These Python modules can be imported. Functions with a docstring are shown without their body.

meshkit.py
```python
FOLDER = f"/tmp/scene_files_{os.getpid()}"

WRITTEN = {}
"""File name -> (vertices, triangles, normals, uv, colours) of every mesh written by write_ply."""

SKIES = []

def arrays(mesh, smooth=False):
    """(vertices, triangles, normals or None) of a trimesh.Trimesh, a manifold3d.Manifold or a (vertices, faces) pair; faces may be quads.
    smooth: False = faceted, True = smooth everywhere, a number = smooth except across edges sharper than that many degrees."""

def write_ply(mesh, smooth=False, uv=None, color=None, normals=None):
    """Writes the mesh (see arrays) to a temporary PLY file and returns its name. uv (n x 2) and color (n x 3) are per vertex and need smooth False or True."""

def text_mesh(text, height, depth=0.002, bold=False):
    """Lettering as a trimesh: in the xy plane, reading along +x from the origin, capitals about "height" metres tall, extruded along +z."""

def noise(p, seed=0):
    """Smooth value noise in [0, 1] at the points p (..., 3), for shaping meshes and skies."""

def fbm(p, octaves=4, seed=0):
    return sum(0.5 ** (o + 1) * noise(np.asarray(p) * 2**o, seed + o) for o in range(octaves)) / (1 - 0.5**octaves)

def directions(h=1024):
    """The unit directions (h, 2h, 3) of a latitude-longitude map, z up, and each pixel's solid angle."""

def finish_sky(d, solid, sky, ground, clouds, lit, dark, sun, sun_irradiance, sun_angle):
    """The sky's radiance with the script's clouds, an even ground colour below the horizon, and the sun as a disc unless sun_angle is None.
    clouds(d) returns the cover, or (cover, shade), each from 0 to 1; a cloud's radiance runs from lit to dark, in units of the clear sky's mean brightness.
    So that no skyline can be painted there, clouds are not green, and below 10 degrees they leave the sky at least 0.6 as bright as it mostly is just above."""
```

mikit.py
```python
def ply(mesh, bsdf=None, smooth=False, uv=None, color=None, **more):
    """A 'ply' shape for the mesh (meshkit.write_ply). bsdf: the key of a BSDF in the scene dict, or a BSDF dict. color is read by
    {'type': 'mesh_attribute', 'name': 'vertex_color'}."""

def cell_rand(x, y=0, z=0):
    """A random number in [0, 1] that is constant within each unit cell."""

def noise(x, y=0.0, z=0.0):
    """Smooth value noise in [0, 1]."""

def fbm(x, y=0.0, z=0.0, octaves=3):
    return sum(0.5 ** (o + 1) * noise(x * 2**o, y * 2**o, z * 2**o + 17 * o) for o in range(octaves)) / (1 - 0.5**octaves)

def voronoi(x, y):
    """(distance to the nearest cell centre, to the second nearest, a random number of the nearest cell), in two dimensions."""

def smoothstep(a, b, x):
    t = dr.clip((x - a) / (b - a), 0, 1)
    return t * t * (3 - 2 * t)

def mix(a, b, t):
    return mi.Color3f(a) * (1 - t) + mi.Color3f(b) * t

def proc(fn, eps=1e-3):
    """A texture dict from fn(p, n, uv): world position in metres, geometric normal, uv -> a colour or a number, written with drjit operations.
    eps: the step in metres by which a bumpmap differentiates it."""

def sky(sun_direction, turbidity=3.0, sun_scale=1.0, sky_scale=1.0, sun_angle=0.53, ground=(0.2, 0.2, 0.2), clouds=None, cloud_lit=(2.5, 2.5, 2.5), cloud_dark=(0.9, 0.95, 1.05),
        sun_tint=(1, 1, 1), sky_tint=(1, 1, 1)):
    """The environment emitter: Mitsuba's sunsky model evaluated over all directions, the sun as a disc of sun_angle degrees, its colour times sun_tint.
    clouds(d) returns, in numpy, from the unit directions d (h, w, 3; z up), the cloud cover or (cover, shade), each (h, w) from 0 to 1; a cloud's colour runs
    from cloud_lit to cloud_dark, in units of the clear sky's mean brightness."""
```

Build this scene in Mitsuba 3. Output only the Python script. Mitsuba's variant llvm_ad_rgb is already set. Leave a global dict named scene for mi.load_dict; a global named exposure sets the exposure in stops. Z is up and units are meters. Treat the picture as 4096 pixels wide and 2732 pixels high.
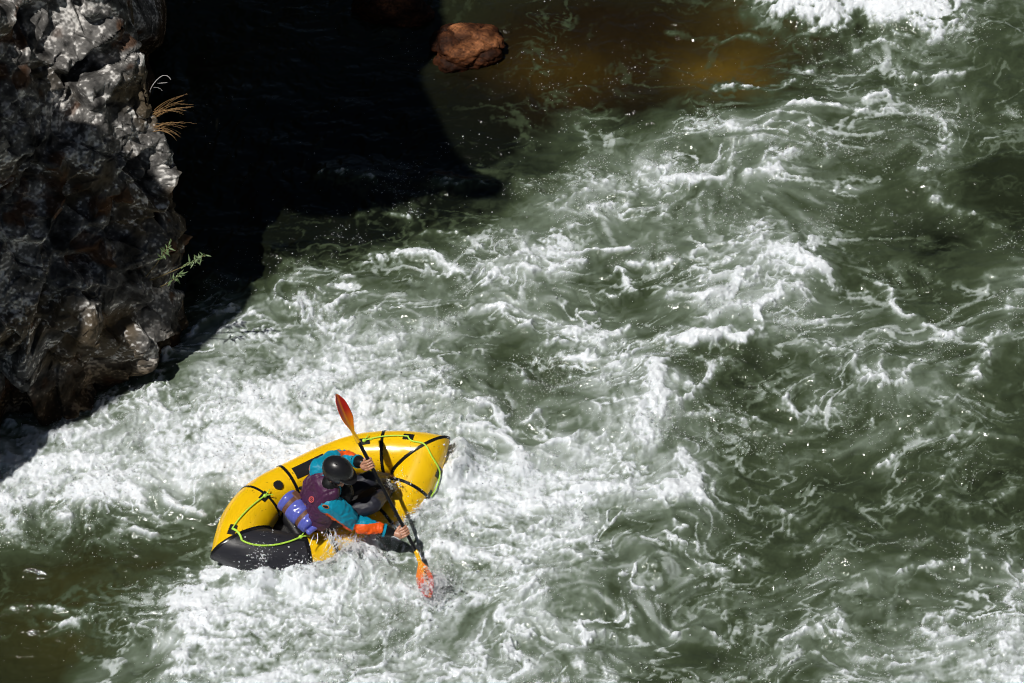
import math, numpy as np, trimesh, mitsuba as mi, mikit, meshkit, drjit as dr
import manifold3d as m3
from scipy import ndimage as ndi
T = mi.ScalarTransform4f
scene, labels = {}, {}

# ------------------------------------------------------------------ camera, sky, exposure
PITCH, DIST = math.radians(48.0), 38.0
EYE = [0.0, -DIST * math.cos(PITCH), DIST * math.sin(PITCH)]
scene['camera'] = {'type': 'perspective', 'fov': 14.0, 'fov_axis': 'x', 'near_clip': 0.5, 'far_clip': 600.0,
                   'to_world': T().look_at(origin=EYE, target=[0, 0, 0], up=[0, 0, 1])}
SUN = np.array([-0.34, -0.25, 0.90]); SUN /= np.linalg.norm(SUN)
scene['sky'] = mikit.sky(SUN.tolist(), turbidity=3, sky_scale=0.21, sun_tint=(0.87, 1.0, 1.20), sky_tint=(1.0, 0.94, 0.86))
exposure = 1.4

# ------------------------------------------------------------------ helpers
rng = np.random.default_rng(7)

def tile(seed, cells=128, n=1024):
    """A tileable smooth noise, zero mean, unit deviation."""
    a = np.random.default_rng(seed).standard_normal((n, n))
    a = ndi.gaussian_filter(a, n / cells * 0.42, mode='wrap')
    return (a / a.std()).astype(np.float32)

TILES = [tile(s) for s in range(6)]
TILE3 = [ndi.spline_filter(t, 3, mode='grid-wrap') for t in TILES[:3]]

def nz(x, y, freq, k=0, fine=False):
    """Noise with about freq cells per metre at (x, y)."""
    s = freq * 8.0
    c = [np.asarray(y, np.float32) * s + 311.7 * k, np.asarray(x, np.float32) * s + 97.3 * k]
    if fine:
        return ndi.map_coordinates(TILE3[k % 3], c, order=3, mode='grid-wrap', prefilter=False)
    return ndi.map_coordinates(TILES[k % 6], c, order=1, mode='grid-wrap')

def sst(a, b, x):
    t = np.clip((x - a) / (b - a), 0, 1)
    return t * t * (3 - 2 * t)

def add(key, mesh, bsdf, smooth=False, label=None, cat=None, group=None, kind=None, **kw):
    n, k = 1, key
    while k in scene:
        k = '%s_%03d' % (key, n); n += 1
    scene[k] = mikit.ply(mesh, bsdf, smooth, **kw)
    d = {a: b for a, b in (('label', label), ('category', cat), ('group', group), ('kind', kind)) if b}
    if d:
        labels[k] = d
    return k

def rgb(*c):
    return {'type': 'rgb', 'value': list(c)}
# ------------------------------------------------------------------ the river
# foam cover of the rapid, from 0 (clear) to 9 (all white): samples at (x, y) in metres on the river
COVER = [
    (-4.69, 4.12, 0), (-4.07, 4.12, 0), (-3.44, 4.12, 0), (-2.82, 4.12, 0), (-2.19, 4.12, 0), (-1.56, 4.12, 0), (-0.94, 4.12, .5), (-0.31, 4.12, 0),
    (0.31, 4.12, .8), (0.94, 4.12, .3), (1.56, 4.12, .3), (2.19, 4.12, .4), (2.82, 4.12, .5), (3.44, 4.12, 1.5), (4.07, 4.12, 2.5), (4.69, 4.12, 2.5),
    (-4.63, 3.32, 0), (-4.01, 3.32, 0), (-3.40, 3.32, 0), (-2.78, 3.32, 0), (-2.16, 3.32, 0), (-1.54, 3.32, 0), (-0.93, 3.32, 0), (-0.31, 3.32, .4),
    (0.31, 3.32, .5), (0.93, 3.32, .4), (1.54, 3.32, .6), (2.16, 3.32, .5), (2.78, 3.32, 2), (3.40, 3.32, 4), (4.01, 3.32, 3), (4.63, 3.32, 2),
    (-4.57, 2.55, 0), (-3.96, 2.55, 0), (-3.35, 2.55, 0), (-2.74, 2.55, 0), (-2.13, 2.55, 0), (-1.52, 2.55, 0), (-0.91, 2.55, 0), (-0.30, 2.55, .5),
    (0.30, 2.55, 1), (0.91, 2.55, 3), (1.52, 2.55, 4), (2.13, 2.55, 5), (2.74, 2.55, 5), (3.35, 2.55, 3), (3.96, 2.55, 3), (4.57, 2.55, 2),
    (-4.51, 1.80, 0), (-3.91, 1.80, 0), (-3.31, 1.80, 0), (-2.71, 1.80, 0), (-2.11, 1.80, 0), (-1.50, 1.80, 0), (-0.90, 1.80, 0), (-0.30, 1.80, 1),
    (0.30, 1.80, 4), (0.90, 1.80, 5), (1.50, 1.80, 5), (2.11, 1.80, 4), (2.71, 1.80, 3.5), (3.31, 1.80, 3), (3.91, 1.80, 3), (4.51, 1.80, 1),
    (-4.46, 1.06, 0), (-3.86, 1.06, 0), (-3.27, 1.06, 0), (-2.67, 1.06, 0), (-2.08, 1.06, .5), (-1.49, 1.06, 1.5), (-0.89, 1.06, 4), (-0.30, 1.06, 5),
    (0.30, 1.06, 5), (0.89, 1.06, 5), (1.49, 1.06, 4.5), (2.08, 1.06, 5), (2.67, 1.06, 6), (3.27, 1.06, 2.5), (3.86, 1.06, 1), (4.46, 1.06, 3),
    (-4.40, 0.34, 0), (-3.82, 0.34, 0), (-3.23, 0.34, 0), (-2.64, 0.34, 3.5), (-2.05, 0.34, 5), (-1.47, 0.34, 5), (-0.88, 0.34, 5), (-0.29, 0.34, 5),
    (0.29, 0.34, 5.5), (0.88, 0.34, 5), (1.47, 0.34, 4.5), (2.05, 0.34, 6), (2.64, 0.34, 4), (3.23, 0.34, 3), (3.82, 0.34, 3), (4.40, 0.34, 3.5),
    (-4.35, -0.36, 0), (-3.77, -0.36, 0), (-3.19, -0.36, 5), (-2.61, -0.36, 7), (-2.03, -0.36, 7), (-1.45, -0.36, 6.8), (-0.87, -0.36, 5.6), (-0.29, -0.36, 3.5),
    (0.29, -0.36, 6), (0.87, -0.36, 7), (1.45, -0.36, 4.5), (2.03, -0.36, 2.5), (2.61, -0.36, 3), (3.19, -0.36, 5), (3.77, -0.36, 4), (4.35, -0.36, 2),
    (-4.30, -1.04, 2), (-3.72, -1.04, 6.5), (-3.15, -1.04, 7.5), (-2.58, -1.04, 8), (-2.00, -1.04, 8.4), (-1.43, -1.04, 8.4), (-0.86, -1.04, 7.7), (-0.29, -1.04, 6),
    (0.29, -1.04, 4.5), (0.86, -1.04, 6), (1.43, -1.04, 7), (2.00, -1.04, 4), (2.58, -1.04, 4), (3.15, -1.04, 4), (3.72, -1.04, 3), (4.30, -1.04, 2),
    (-4.24, -1.70, 8.3), (-3.68, -1.70, 8.7), (-3.11, -1.70, 8.6), (-2.55, -1.70, 8.5), (-1.98, -1.70, 8.5), (-1.41, -1.70, 8), (-0.85, -1.70, 8), (-0.28, -1.70, 7.5),
    (0.28, -1.70, 7), (0.85, -1.70, 6.5), (1.41, -1.70, 7), (1.98, -1.70, 2.5), (2.55, -1.70, 2.5), (3.11, -1.70, 2), (3.68, -1.70, 3), (4.24, -1.70, 1),
    (-4.19, -2.35, 1), (-3.64, -2.35, 1), (-3.08, -2.35, 2), (-2.52, -2.35, 2), (-1.96, -2.35, 5), (-1.40, -2.35, 6), (-0.84, -2.35, 7), (-0.28, -2.35, 7.5),
    (0.28, -2.35, 7), (0.84, -2.35, 6.5), (1.40, -2.35, 5.5), (1.96, -2.35, 3.5), (2.52, -2.35, 2.6), (3.08, -2.35, 2.5), (3.64, -2.35, 2.5), (4.19, -2.35, 2.5),
    (-4.15, -2.99, 1), (-3.59, -2.99, 1.5), (-3.04, -2.99, 2), (-2.49, -2.99, 8), (-1.93, -2.99, 8), (-1.38, -2.99, 8), (-0.83, -2.99, 7), (-0.28, -2.99, 6.2),
    (0.28, -2.99, 5.5), (0.83, -2.99, 5), (1.38, -2.99, 3.5), (1.93, -2.99, 3), (2.49, -2.99, 2.8), (3.04, -2.99, 3.3), (3.59, -2.99, 3.5), (4.15, -2.99, 4),
    (-4.10, -3.61, 0), (-3.55, -3.61, 0), (-3.01, -3.61, 2), (-2.46, -3.61, 8.5), (-1.91, -3.61, 8), (-1.37, -3.61, 7), (-0.82, -3.61, 6), (-0.27, -3.61, 5.5),
    (0.27, -3.61, 6), (0.82, -3.61, 3.5), (1.37, -3.61, 2.5), (1.91, -3.61, 2.5), (2.46, -3.61, 3.5), (3.01, -3.61, 5), (3.55, -3.61, 6.5), (4.10, -3.61, 7.5),
    (-3.83, -1.79, 8.7), (-3.29, -1.84, 8), (-2.86, -1.94, 7), (-4.32, -1.44, 8.6), (-4.03, -1.59, 8.6), (-4.44, -1.84, 7.5), (-4.41, -1.23, 5), (-3.08, 0.02, 3.5),
    (-3.33, -0.51, 5), (-2.80, -0.09, 5.5), (-2.45, 0.24, 5), (-2.32, 0.78, .5), (-3.09, 0.13, 1), (-2.88, -2.24, 1), (-2.70, -2.01, 2.5), (-3.16, -2.09, 1),
    (-3.73, -2.04, 2), (-4.30, -2.09, 3.5), (-4.14, -2.29, 1.5), (-2.78, -2.63, 2.5), (-2.85, -2.87, 4), (-2.83, -3.20, 7), (-2.88, -3.58, 6), (-2.98, -3.82, 5.5),
    (-3.14, -3.58, 2), (-2.69, -3.06, 8.5), (-2.47, -2.77, 8.5), (-2.10, -2.63, 8), (-1.42, -2.58, 8), (-0.74, -2.58, 7.5), (-0.66, -3.11, 6.5), (-1.12, -2.68, 3),
    (-1.23, -2.82, 5), (-0.10, -0.48, 2.5), (0.10, -0.77, 2.5), (0.21, -0.61, 2.5), (1.03, 0.89, 1.5), (1.10, 0.51, 2.5), (1.83, -1.59, 3), (2.29, -0.61, .8),
    (2.06, -0.56, 1), (2.54, -0.51, 1.5), (3.84, 1.33, .6), (4.06, 1.00, .8), (4.57, 1.84, .5), (3.32, 0.78, 2), (3.06, 3.66, 1.5), (2.49, 2.19, 5),
    (4.27, 3.97, 2.5), (3.11, 4.65, 8.5), (3.45, 4.65, 8.5), (3.80, 4.71, 8.5), (2.87, 4.15, 1.2), (3.38, 4.12, 1), (3.94, 4.18, 1.5), (2.67, 4.43, 3),
    (1.79, -1.79, 3), (1.56, -1.69, 6.5), (1.65, -1.23, 6), (1.27, -0.92, 7), (1.51, -0.51, 5), (1.47, -2.14, 5), (-0.29, -1.64, 7.5), (-0.44, -2.04, 8),
    (-0.67, -2.14, 7.5), (0.48, -1.18, 6.5), (0.21, -2.97, 6.5), (0.32, -2.63, 7), (4.37, -3.11, 8), (4.19, -3.49, 7.5), (4.02, -3.25, 4), (0.46, -3.68, 6.5),
    (-0.28, -3.72, 5.5), (-1.77, -3.58, 6.5), (-1.60, -3.01, 6.5), (-2.29, -3.58, 8.5), (-2.24, -1.03, 8), (-1.86, -0.87, 8), (-1.08, -0.92, 7), (-1.64, -0.24, 6),
    (-2.43, -0.19, 6.5), (-2.98, -0.35, 6), (-3.62, -0.87, 6), (-3.41, -1.13, 6), (-3.57, -0.46, 3.5), (-2.68, -0.09, 6.5), (-2.29, 0.16, 6.5), (-2.94, -0.46, 7),
    (-2.43, -0.35, 7.5), (-1.88, -0.09, 6.5), (-3.30, -0.87, 7.5), (-3.68, -1.03, 6.5), (-0.52, 2.71, 0), (-0.31, 2.24, .2), (0.02, 2.53, .3), (-0.11, 3.12, 0),
    (-0.69, 3.18, .2), (-1.32, 1.45, .3), (-1.93, 1.22, .3), (-3.23, -2.06, 1), (-2.81, -2.21, 1.2), (-2.64, -2.43, 1.5), (-3.46, -2.09, 1), (-3.36, -1.89, 7.5),
    (-2.78, -1.89, 7), (-3.00, -2.82, 1.2), (-3.92, -2.09, 1), (-3.34, -2.26, 1), (-3.01, -2.58, 1.2), (-3.51, -2.58, .8), (-4.06, -2.73, .8), (-2.80, -2.97, 2),
    (-2.97, -3.35, 2), (-3.47, -3.11, 1), (-1.45, 1.62, .6), (-1.71, 2.01, .3), (-1.12, 1.33, 1), (-0.71, 1.33, 2), (-0.31, 2.19, 1), (-0.73, 2.53, .6),
    (-0.93, 1.96, .8),
]
# lines of foam: (points in metres, half width in metres, strength)
CRESTS = [
    ([(2.71, 0.89), (2.63, 0.71), (2.50, 0.56), (2.42, 0.43), (2.30, 0.35), (2.27, 0.22), (2.24, 0.10), (2.04, -0.03), (1.88, 0.04), (1.72, 0.06), (1.56, -0.01), (1.37, -0.03)], .055, .85),
    ([(2.25, 1.03), (2.56, 1.14), (2.79, 0.99), (2.82, 0.84), (2.71, 0.76)], .13, .75),
    ([(2.27, 0.81), (2.47, 0.95), (2.69, 0.97)], .07, .6),
    ([(3.25, 0.65), (3.45, 0.61), (3.51, 0.45), (3.61, 0.26), (3.72, 0.11), (3.87, 0.08), (4.06, 0.21)], .05, .62),
    ([(2.57, 0.13), (2.67, -0.03), (2.83, -0.12), (3.03, -0.18), (3.13, -0.29), (3.08, -0.39)], .045, .55),
    ([(2.67, -0.09), (2.82, -0.27), (2.98, -0.34)], .04, .5),
    ([(3.48, -0.11), (3.41, -0.32), (3.37, -0.48), (3.21, -0.59), (3.04, -0.70)], .05, .6),
    ([(4.55, 0.48), (4.51, 0.26), (4.40, 0.04), (4.31, -0.21), (4.24, -0.39), (4.13, -0.48)], .08, .6),
    ([(4.32, 0.67), (4.36, 0.80), (4.46, 0.84)], .03, .4),
    ([(1.77, -0.25), (1.72, -0.47), (1.62, -0.68), (1.50, -0.81)], .09, .75),
    ([(2.65, -0.54), (2.51, -0.63), (2.45, -0.75), (2.20, -0.88), (1.85, -0.91), (1.56, -1.02)], .045, .5),
    ([(2.46, -0.75), (2.52, -0.84), (2.56, -0.95)], .035, .45),
    ([(3.65, -1.04), (3.79, -0.91), (3.93, -0.81), (4.13, -0.61)], .035, .45),
    ([(3.52, -1.11), (3.77, -1.14), (4.10, -1.18), (4.55, -1.25)], .035, .4),
    ([(1.43, 0.52), (1.65, 0.53), (1.76, 0.46), (1.90, 0.55)], .06, .6),
    ([(1.44, 1.99), (1.67, 2.03), (1.95, 2.07), (2.10, 2.27)], .06, .8),
    ([(2.21, 2.17), (2.41, 2.21), (2.64, 2.36)], .07, .7),
    ([(1.83, 2.66), (2.09, 2.74), (2.31, 2.54), (2.42, 2.46)], .08, .6),
    ([(2.46, 2.80), (2.58, 2.95), (2.78, 3.00), (3.07, 2.99), (3.27, 2.98), (3.42, 2.98)], .07, .6),
    ([(3.63, 3.29), (3.43, 3.25), (3.22, 3.11)], .05, .5),
    ([(3.55, 3.39), (3.66, 3.27)], .05, .6),
    ([(3.71, 3.62), (3.95, 3.58), (4.30, 3.50), (4.37, 3.62)], .06, .5),
    ([(4.03, 2.90), (4.13, 2.66), (4.05, 2.34), (3.79, 2.21), (3.80, 1.87), (3.90, 1.70), (4.10, 1.62), (4.37, 1.52)], .10, .5),
    ([(1.99, 3.21), (2.21, 3.31), (2.48, 3.33), (2.71, 3.39), (2.94, 3.64), (3.16, 3.70), (3.46, 3.89), (3.91, 4.06), (4.29, 4.27)], .035, .5),
    ([(2.93, 2.54), (2.95, 2.38)], .06, .6),
    ([(1.58, 4.08), (1.71, 4.12)], .05, .5),
    ([(1.58, 4.12), (1.97, 4.08), (2.19, 4.01), (2.45, 3.91), (2.62, 3.96)], .03, .45),
    ([(2.76, 4.48), (2.87, 4.35), (2.99, 4.31), (3.19, 4.27), (3.41, 4.24), (3.63, 4.26), (3.81, 4.32), (3.93, 4.43), (4.08, 4.50)], .08, .9),
    ([(2.81, 4.61), (3.28, 4.53), (3.94, 4.61)], .32, 1.4),
    ([(-0.24, 0.75), (-0.10, 0.83), (0.13, 0.86), (0.38, 0.90), (0.61, 0.92)], .05, .8),
    ([(0.24, 1.01), (0.31, 0.90)], .04, .7),
    ([(-0.38, 0.36), (-0.27, 0.38), (-0.04, 0.34), (-0.01, 0.23), (0.10, 0.19), (0.09, 0.12), (0.02, 0.11), (-0.02, 0.21)], .035, .7),
    ([(-0.10, 0.96), (0.23, 1.03), (0.61, 1.11), (1.03, 1.09), (1.11, 1.13)], .045, .7),
    ([(0.33, -0.19), (0.52, -0.21), (0.55, -0.33), (0.46, -0.50)], .07, .75),
    ([(0.52, -0.19), (0.71, -0.21), (0.78, -0.13)], .04, .75),
    ([(0.05, -0.35), (0.13, -0.42), (0.30, -0.41)], .06, .6),
    ([(0.60, -0.28), (0.80, -0.24), (0.99, -0.30), (1.03, -0.39)], .05, .6),
    ([(0.22, -0.06), (0.30, 0.14), (0.44, 0.21)], .04, .6),
    ([(0.17, -0.06), (0.47, -0.01), (0.81, 0.08), (1.09, 0.15)], .05, .65),
    ([(-1.43, 1.63), (-1.29, 1.67), (-1.00, 1.63)], .05, .42),
    ([(-0.79, 1.38), (-0.56, 1.41), (-0.41, 1.38)], .05, .5),
    ([(-1.42, 1.01), (-1.13, 1.07), (-0.91, 1.05), (-0.71, 0.98), (-0.56, 0.84)], .10, .7),
    ([(-0.75, 1.96), (-0.39, 2.02), (-0.22, 2.00)], .05, .5),
    ([(-1.77, 2.21), (-1.59, 2.19), (-1.37, 2.09)], .07, .6),
    ([(0.31, 1.74), (0.62, 1.86), (0.91, 2.04), (1.13, 2.15), (1.26, 2.09), (1.45, 2.27)], .09, .6),
    ([(0.17, 2.00), (0.34, 1.96)], .05, .6),
    ([(0.68, 1.67), (0.90, 1.69), (1.21, 1.71), (1.25, 1.63)], .045, .6),
    ([(0.97, 0.77), (1.08, 0.71), (1.09, 0.56), (0.96, 0.55)], .05, .75),
    ([(1.07, 0.92), (1.30, 0.92), (1.47, 0.96)], .06, .65),
    ([(-0.44, -0.78), (-0.20, -0.80), (-0.07, -1.00), (-0.18, -1.10), (-0.07, -1.29), (0.06, -1.50)], .07, .85),
    ([(-0.50, -1.07), (-0.26, -1.01), (0.01, -1.03), (0.14, -0.92), (0.28, -0.80)], .06, .7),
    ([(0.20, -1.28), (0.46, -1.28), (0.62, -1.22)], .05, .7),
    ([(0.27, -1.95), (0.46, -1.85), (0.69, -1.86), (0.95, -1.91)], .07, .8),
    ([(1.20, -0.44), (1.27, -0.71), (1.24, -0.91), (1.15, -1.17)], .12, .9),
    ([(1.56, -1.36), (1.60, -1.50), (1.60, -1.67), (1.48, -1.79)], .13, .75),
    ([(0.91, -1.57), (0.96, -1.69), (0.94, -1.90)], .04, .7),
    ([(0.11, -2.30), (0.58, -2.35), (0.84, -2.47)], .04, .6),
    ([(0.30, -2.50), (0.43, -2.49), (0.58, -2.64), (0.81, -2.65)], .05, .65),
    ([(0.24, -2.77), (0.19, -2.98), (0.04, -3.08)], .05, .65),
    ([(-0.60, -2.54), (-0.25, -2.64), (-0.07, -2.72), (-0.02, -2.89)], .08, .8),
    ([(1.32, -1.81), (1.48, -2.03), (1.51, -2.22), (1.39, -2.25)], .045, .6),
    ([(-0.56, -1.64), (-0.46, -1.74), (-0.55, -1.90)], .06, .9),
    ([(1.38, -0.41), (1.54, -0.52)], .06, .5),
    ([(1.39, -3.47), (1.64, -3.42), (1.84, -3.31)], .04, .5),
    ([(3.37, -2.75), (3.60, -2.72), (3.87, -2.66), (4.00, -2.56), (4.31, -2.75), (4.41, -2.66)], .05, .55),
    ([(3.65, -2.37), (3.47, -2.54), (3.40, -2.66)], .03, .45),
    ([(3.47, -2.54), (3.46, -2.46), (3.53, -2.46)], .025, .5),
    ([(3.37, -1.29), (3.16, -1.43)], .05, .6),
    ([(3.55, -1.59), (3.88, -1.50), (4.15, -1.40)], .035, .5),
    ([(3.37, -1.88), (3.60, -1.78), (3.79, -1.83), (3.98, -1.93), (4.18, -1.86), (4.51, -1.78)], .05, .55),
    ([(2.06, -1.52), (2.22, -1.74), (2.34, -1.95), (2.57, -2.10)], .04, .4),
    ([(2.48, -2.39), (2.67, -2.29), (2.96, -2.19)], .06, .4),
    ([(3.98, -3.68), (4.15, -3.58), (4.17, -3.49), (4.39, -3.39)], .11, .8),
    ([(2.33, -3.49), (2.54, -3.38), (2.80, -3.23)], .05, .5),
    ([(3.38, -3.34), (3.62, -3.36), (3.75, -3.41)], .05, .5),
    ([(2.03, -2.56), (2.08, -2.66)], .06, .6),
    ([(1.66, -2.72), (1.83, -2.74), (2.03, -2.64)], .035, .5),
    ([(3.79, -2.25), (3.89, -2.30), (3.99, -2.34)], .035, .5),
    ([(3.75, -3.13), (3.79, -2.98), (3.97, -2.95), (4.27, -2.98)], .04, .55),
    ([(4.40, -2.95), (4.21, -3.23)], .10, .7),
    ([(-2.91, 0.10), (-2.65, 0.34), (-2.38, 0.51), (-2.20, 0.54), (-2.00, 0.49)], .05, .8),
    ([(-2.52, 0.69), (-2.26, 0.84), (-1.91, 0.90), (-1.49, 0.69)], .06, .45),
    ([(-3.82, -0.46), (-3.61, -0.43), (-3.34, -0.39)], .05, .5),
    ([(-3.16, -0.26), (-3.09, -0.22), (-3.05, -0.26)], .035, .8),
    ([(-4.04, -1.19), (-3.88, -1.14), (-3.72, -1.14)], .05, .6),
    ([(-4.50, -2.05), (-4.17, -2.05), (-3.93, -2.02)], .05, .6),
    ([(-3.84, -2.17), (-3.66, -2.11), (-3.53, -2.07)], .035, .5),
    ([(-4.30, -3.05), (-4.04, -2.99), (-3.64, -3.08)], .05, .5),
    ([(-4.09, -3.15), (-3.89, -3.17), (-3.64, -3.15)], .06, .55),
    ([(-3.11, -2.64), (-2.90, -2.66), (-2.61, -2.66)], .03, .5),
    ([(-3.32, -3.08), (-3.18, -3.18), (-3.04, -3.28)], .035, .5),
    ([(-3.41, -2.27), (-3.25, -2.31)], .05, .6),
    ([(-4.51, -1.85), (-3.86, -1.82), (-3.34, -1.77), (-3.27, -1.80)], .10, .9),
    ([(-2.97, -1.89), (-2.88, -1.99), (-2.67, -2.02), (-2.49, -2.02)], .07, .9),
    ([(-3.10, -3.49), (-2.87, -3.36), (-2.70, -3.21)], .05, .8),
    ([(-2.34, -2.62), (-2.06, -2.62), (-1.77, -2.53), (-1.47, -2.45), (-1.25, -2.29), (-1.10, -2.19)], .10, 1.1),
    ([(-0.97, -2.09), (-0.85, -1.96), (-0.70, -1.84), (-0.63, -1.66)], .07, 1.0),
    ([(-2.70, -2.91), (-2.81, -3.14), (-2.81, -3.43), (-2.83, -3.75)], .20, 1.0),
    ([(-2.70, -2.91), (-2.52, -2.75), (-2.34, -2.65), (-2.16, -2.63), (-2.01, -2.63), (-1.86, -2.55), (-1.53, -2.55), (-1.23, -2.56)], .16, .95),
]

def spaced(lo, hi, step, far, grow=1.22):
    a = list(np.arange(lo, hi, step)); d = step
    while a[-1] < far[1]:
        d *= grow; a.append(a[-1] + min(d, 1.5))
    d = step
    while a[0] > far[0]:
        d *= grow; a.insert(0, a[0] - min(d, 1.5))
    return np.array(a, np.float32)

gx = spaced(-5.15, 5.15, 0.0092, (-9.0, 32.0))
gy = spaced(-4.35, 5.0, 0.0108, (-45.0, 60.0))
X, Y = np.meshgrid(gx, gy)

cs = np.array([c[:2] for c in COVER]); cv = np.array([c[2] for c in COVER]) / 9.0
def cover_at(x, y):
    num, den = np.zeros_like(x), np.zeros_like(x)
    for (a, b), v in zip(cs, cv):
        w = np.exp(-((x - a) ** 2 + (y - b) ** 2) / (2 * 0.27 ** 2)) + 1e-9 / (1 + (x - a) ** 2 + (y - b) ** 2)
        num += w * v; den += w
    return num / den
# sampled on a coarse sheet first
cx, cy = np.linspace(-9, 32, 480), np.linspace(-45, 60, 1200)
CX, CY = np.meshgrid(cx, cy)
CC = cover_at(CX, CY)
def cover(x, y):
    return ndi.map_coordinates(CC, [(y + 45) / 105 * 1199, (x + 9) / 41 * 479], order=1, mode='nearest').astype(np.float32)

# eddies: the pattern is carried backwards through a swirling current
psi_f = [(0.62, 0.26, 0), (1.35, 0.085, 1), (2.9, 0.028, 2), (6.0, 0.0065, 3)]
def current(x, y, ph):
    e = 0.01; u = np.zeros_like(x); v = np.zeros_like(x)
    for f, a, k in psi_f:
        ox, oy = 0.35 * ph / f, 0.21 * ph / f
        p0 = nz(x + ox, (y + oy) * 1.25, f, k); px = nz(x + ox + e, (y + oy) * 1.25, f, k); py = nz(x + ox, (y + oy + e) * 1.25, f, k)
        u += a * (py - p0) / e; v -= a * (px - p0) / e
    return u, v
QX, QY = X.copy(), Y.copy()
N = 14
for i in range(N):
    u, v = current(QX, QY, 0.15 * i / N)
    QX -= u * (0.58 / N); QY -= v * (0.58 / N)
    if i == 4:
        HX, HY = QX.copy(), QY.copy()

D = cover(X + 0.12 * nz(X, Y, 0.9, 4) + 0.08 * nz(QX, QY, 1.7, 5) + .04 * nz(QX, QY, 5.0, 1), Y + 0.09 * nz(X, Y, 0.9, 2) + 0.06 * nz(QX, QY, 1.7, 3) + .035 * nz(QX, QY, 5.0, 2))

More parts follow.
